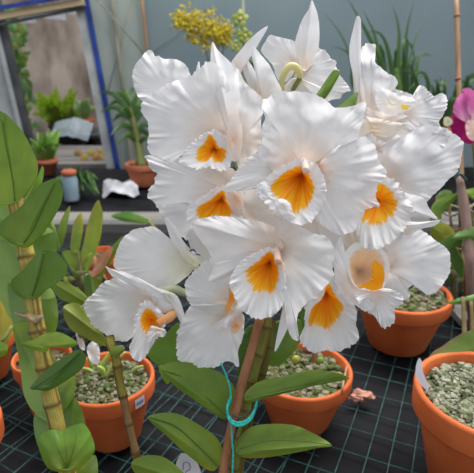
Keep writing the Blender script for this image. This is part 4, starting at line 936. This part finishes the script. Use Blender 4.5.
# magenta flower at right
mg = tag(empty('magenta_orchid', G(470,250,BZ)), 'magenta and pink orchid bloom cut off at the right edge', 'orchid plant')
tube('stem', [G(478,260,BZ), P(476,180,1.05), P(472,122,1.05)], .004, M['cane'], mg, 6, (.16,.18,.05))
fl = empty('flower', P(468,116,1.0), mg)
PK = (.66,.16,.42); PKL = (.78,.42,.62); MG = (.42,.01,.16)
sheet('petal', fl, (466,122,1.0), [(454,104),(458,97),(466,91),(472,93),(474,104),(470,114),(467,122),(458,118),(453,112)], M['petal'], amp=.004, c0=PKL, c1=PK, n=60, R=8, bulge=.006)
sheet('petal', fl, (470,120,.99), [(462,90),(468,88),(474,91),(478,100),(474,108),(470,98)], M['petal'], amp=.003, c0=PKL, c1=PK, n=40, R=6)
sheet('petal', fl, (470,122,1.01), [(453,114),(460,118),(466,126),(468,136),(474,140),(480,142),(468,144),(458,138),(450,128),(449,124)], M['petal'], amp=.006, c0=MG, c1=MG, n=60, R=8)
sheet('petal', fl, (480,116,1.0), [(468,118),(472,108),(480,104),(492,110),(490,124),(478,128)], M['petal'], amp=.004, c0=PKL, c1=(.80,.50,.55), n=50, R=8)
sheet('lip', fl, (476,130,.99), [(466,122),(474,120),(486,124),(484,138),(474,141),(467,136)], M['petal'], amp=.004, c0=(.75,.60,.35), c1=(.80,.55,.50), n=50, R=8)
sheet('bud', fl, (448,122,1.0), [(444,118),(449,117),(453,122),(449,126),(444,125)], M['petal'], amp=.001, c0=(.5,.5,.2), c1=(.7,.65,.45), n=30, R=6)

# plants and stakes at right below the petal
q = G(462, 300, BZ); rp = root_at('staked_orchid', q, 'leafy orchid tied to a thick pinkish-brown stake at the right edge', 'orchid plant')
tube('stake', [P(459,176,.95), P(464,205,.95), P(468,240,.95), P(470,270,.95), G(472,330,BZ)], [.006,.0095,.0095,.0085,.008], M['stake_pink'], rp, 12)
b = MB(); b.tube([P(455,178,.94), P(460,174,.935), P(466,180,.94)], .003, 6); b.build('tie', M['mesh_wire'], rp)
for (bs, out_, tp_, cc) in [((434,210,.96), [(463,192),(452,194),(440,198),(432,206),(429,218),(436,220),(444,212),(452,203)], 0, GR_M),
                            ((444,250,.97), [(474,228),(462,232),(446,238),(434,244),(430,252),(440,254),(456,246),(474,238)], 0, GR_D),
                            ((474,196,.98), [(464,192),(474,188),(486,190),(486,202),(474,200)], 0, GR_L),
                            ((478,234,.94), [(452,238),(464,230),(476,226),(488,228),(486,240),(470,240)], 0, (.14,.25,.06)),
                            ((462,262,.98), [(450,236),(458,250),(464,262),(462,278),(454,268),(448,252)], 0, GR_D),
                            ((470,252,.96), [(462,248),(470,240),(480,246),(482,262),(472,268)], 1, GR_M),
                            ((446,236,1.0), [(430,226),(440,222),(450,226),(456,236),(448,244),(436,240)], 0, OLV),
                            ((440,200,1.02), [(437,196),(444,190),(452,192),(450,200),(442,206)], 1, GR_P)]:
    leaf(rp, bs, out_, tp_, c0=cc, c1=cc, n=50, R=8)
rs = random.Random(21)
for k in range(12):
    x = rs.uniform(430,480); y0 = rs.uniform(205,240); sl = rs.uniform(-9,9)
    tube('stem', [P(x+sl, y0-16, 1.06), P(x+sl*.3, y0+20, 1.06), G(x, y0+90, BZ)], [.002,.003,.0045], M['cane'], rp, 6, rs.choice([(.20,.10,.05),(.17,.17,.06),(.26,.16,.09),(.13,.16,.05)]))
for k in range(16):
    x, y = rs.uniform(432,474), rs.uniform(196,282); dx, dy = rs.uniform(-14,14), rs.uniform(-12,12)
    blade(rp, [P(x,y,1.07), P(x+dx*.5,y+dy*.5-3,1.06), P(x+dx,y+dy,1.07)], rs.uniform(.006,.012), rs.choice([(.40,.16,.08),(.16,.24,.06),(.34,.24,.12),(.12,.20,.05),(.30,.32,.16),(.08,.14,.04)]), n=6)
for k in range(5):
    y = 204+k*15+rs.uniform(-4,4); tube('aerial_root', [P(440,y+rs.uniform(-5,5),1.04), P(452,y,1.02), P(466,y+rs.uniform(-6,6),1.0), P(480,y+rs.uniform(-8,8),1.03)], .0022, M['cane'], rp, 6, rs.choice([(.35,.31,.20),(.36,.15,.08),(.28,.29,.18)]))
# thin green leaf + olive leaf belonging to the lower right pot plant
zc4 = BZ+.15*.9
leaf(p4, (480,348,.72), [(429,358),(434,351),(441,347),(457,336),(474,329),(492,326),(494,346),(474,353),(452,358),(438,362)], 0, c0=(.16,.26,.05), c1=(.20,.26,.08), c2=(.24,.18,.08), crease=.004, gx=.0002)
leaf(p4, (484,298,.78), [(447,303),(456,299),(468,296),(484,292),(486,300),(468,301),(456,304)], 0, c0=(.2,.36,.08), c1=(.18,.36,.07))
for (x, y) in [(466,372),(474,376)]:
    tube('stem', [G(x, y, zc4-.005), P(x-1, y-30, .75), P(x-3, y-75, .78)], [.004,.004,.003], M['cane'], p4, 8, (.20,.15,.07))
tube('stem', [G(486, 378, zc4-.005), P(486,350,.73), P(482,346,.72)], [.005,.004,.003], M['cane'], p4, 8, (.16,.2,.05))
sheet('leaf', p4, (474,458,.60), [(463,456),(470,454),(480,455),(480,460),(468,459)], M['leaf'], c0=GR_L, c1=GR_L, n=30, R=5)
# broken terracotta shard on mesh
sd = MB()
for (x, y, r_) in [(357,397,.008),(362,395,.010),(368,396,.008)]:
    sd.blob(G(x, y, BZ+.012), r_, (.62,.30,.22), sub=2, jit=.5, sq=(1.3,1,.8))
o = sd.build('pot_shard', M['vcol']); tag(o, 'small broken terracotta shard lying on the mesh between two pots', 'shard')
# small pink root on pot2's rim
tube('aerial_root', [G(347,366,BZ+.098), P(343,384,.70), P(342,394,.70)], .0016, M['cane'], p2, 6, (.6,.4,.25))
# bright leaf at left edge over pot5
leaf(p5, (-6,352,.80), [(-14,345),(-4,341),(6,344),(8,350),(4,356),(-8,358)], 3, c0=GR_L, c1=(.25,.42,.05), n=40, R=6)
for k, (pp, q_) in enumerate([((0,240,.95),[(-8,300),(0,288),(8,300),(14,325),(6,345),(-6,340)])]):
    leaf(p5, (2,342,.85), q_, 1, c0=(.40,.36,.05), c1=(.52,.40,.05), n=50, R=8)
tube('stem', [G(-12,342,BZ+.07), P(0,343,.83), P(12,326,.84)], .003, M['cane'], p5, 6, (.25,.3,.1))
leaf(p6, (46,345,.84), [(36,322),(46,318),(54,326),(56,340),(48,348),(40,342)], 1, c0=GR_D, c1=GR_M, n=40, R=6)
leaf(p9, (104,272,1.0), [(108,248),(113,250),(110,262),(100,274),(92,280),(96,268)], 0, c0=(.55,.20,.12), c1=(.62,.18,.12), n=40, R=6, label='reddish leaf')
leaf(p9, (92,262,1.02), [(84,254),(90,252),(96,258),(96,266),(88,266)], 0, c0=(.5,.2,.12), c1=(.5,.3,.2), n=30, R=6)

b = MB(); q = G(456,322,BZ); b.box((q.x,q.y-.02,BZ+.002),(q.x+.5,q.y+.05,BZ+.017)); o = b.build('timber_batten', M['plank_grey']); tag(o, 'short grey timber batten lying on the mesh at the right edge', 'batten')
cl_ = tag(empty('plant_clip', P(195,252,.485)), 'tiny dark plastic plant clip between leftmost and left middle blooms', 'clip')
tube('jaw', [P(190,251,.486), P(193,249.5,.482), P(195,252,.482), P(193,254,.485)], .0008, M['metal_dark'], cl_, 6)
tube('jaw', [P(192,253,.486), P(196,254,.482), P(200,255,.486)], .0006, M['metal_dark'], cl_, 6)
tube('grip', [P(193,252,.481), P(194.5,255,.481)], .0014, M['tag_white'], cl_, 6)
# ------------------------------------------------------------------ light
l = bpy.data.lights.new('bloom_boost_spot', 'SPOT'); l.energy = 16; l.spot_size = math.radians(8); l.spot_blend = 1; l.shadow_soft_size = .06; l.color = (1,.99,.97)  # added spot, no real source: whitens the top right bloom
o = bpy.data.objects.new('bloom_boost_spot', l); C.objects.link(o); o.location = (.75,.35,2.6); o.rotation_euler = (P(398,92,.5)-o.location).to_track_quat('-Z','Y').to_euler()
l2 = l.copy(); l2.energy = 9; l2.spot_size = math.radians(7); o = bpy.data.objects.new('bloom_boost_spot', l2); C.objects.link(o); o.location = (.1,.25,2.6); o.rotation_euler = (P(160,72,.5)-o.location).to_track_quat('-Z','Y').to_euler()  # second added spot, brightens the back petal of the upper left bloom

wd = bpy.data.worlds.new('world'); S.world = wd; wd.use_nodes = True
bgn = wd.node_tree.nodes['Background']; bgn.inputs['Color'].default_value = (.90,.94,1.0,1); bgn.inputs['Strength'].default_value = .66
def area(name, loc, tgt, size, power, col):
    l = bpy.data.lights.new(name, 'AREA'); l.shape = 'RECTANGLE'; l.size = size[0]; l.size_y = size[1]; l.energy = power; l.color = col
    o = bpy.data.objects.new(name, l); C.objects.link(o); o.location = loc
    o.rotation_euler = (Vector(tgt)-Vector(loc)).to_track_quat('-Z', 'Y').to_euler(); return o
area('roof_light', (.8, 1.1, 3.0), (0,.5,1.1), (1.3,1.3), 66, (1,.98,.95))
area('rear_roof_light', (.3, 2.0, 3.6), (0,2.4,1.0), (4,1.5), 40, (.95,.98,1))
area('outside_light', (-1.5, 3.4, 4.2), (-1.3,3.8,.8), (2,2), 90, (1,.98,.95))
S.view_settings.view_transform = 'Standard'; S.view_settings.look = 'None'; S.view_settings.exposure = 0
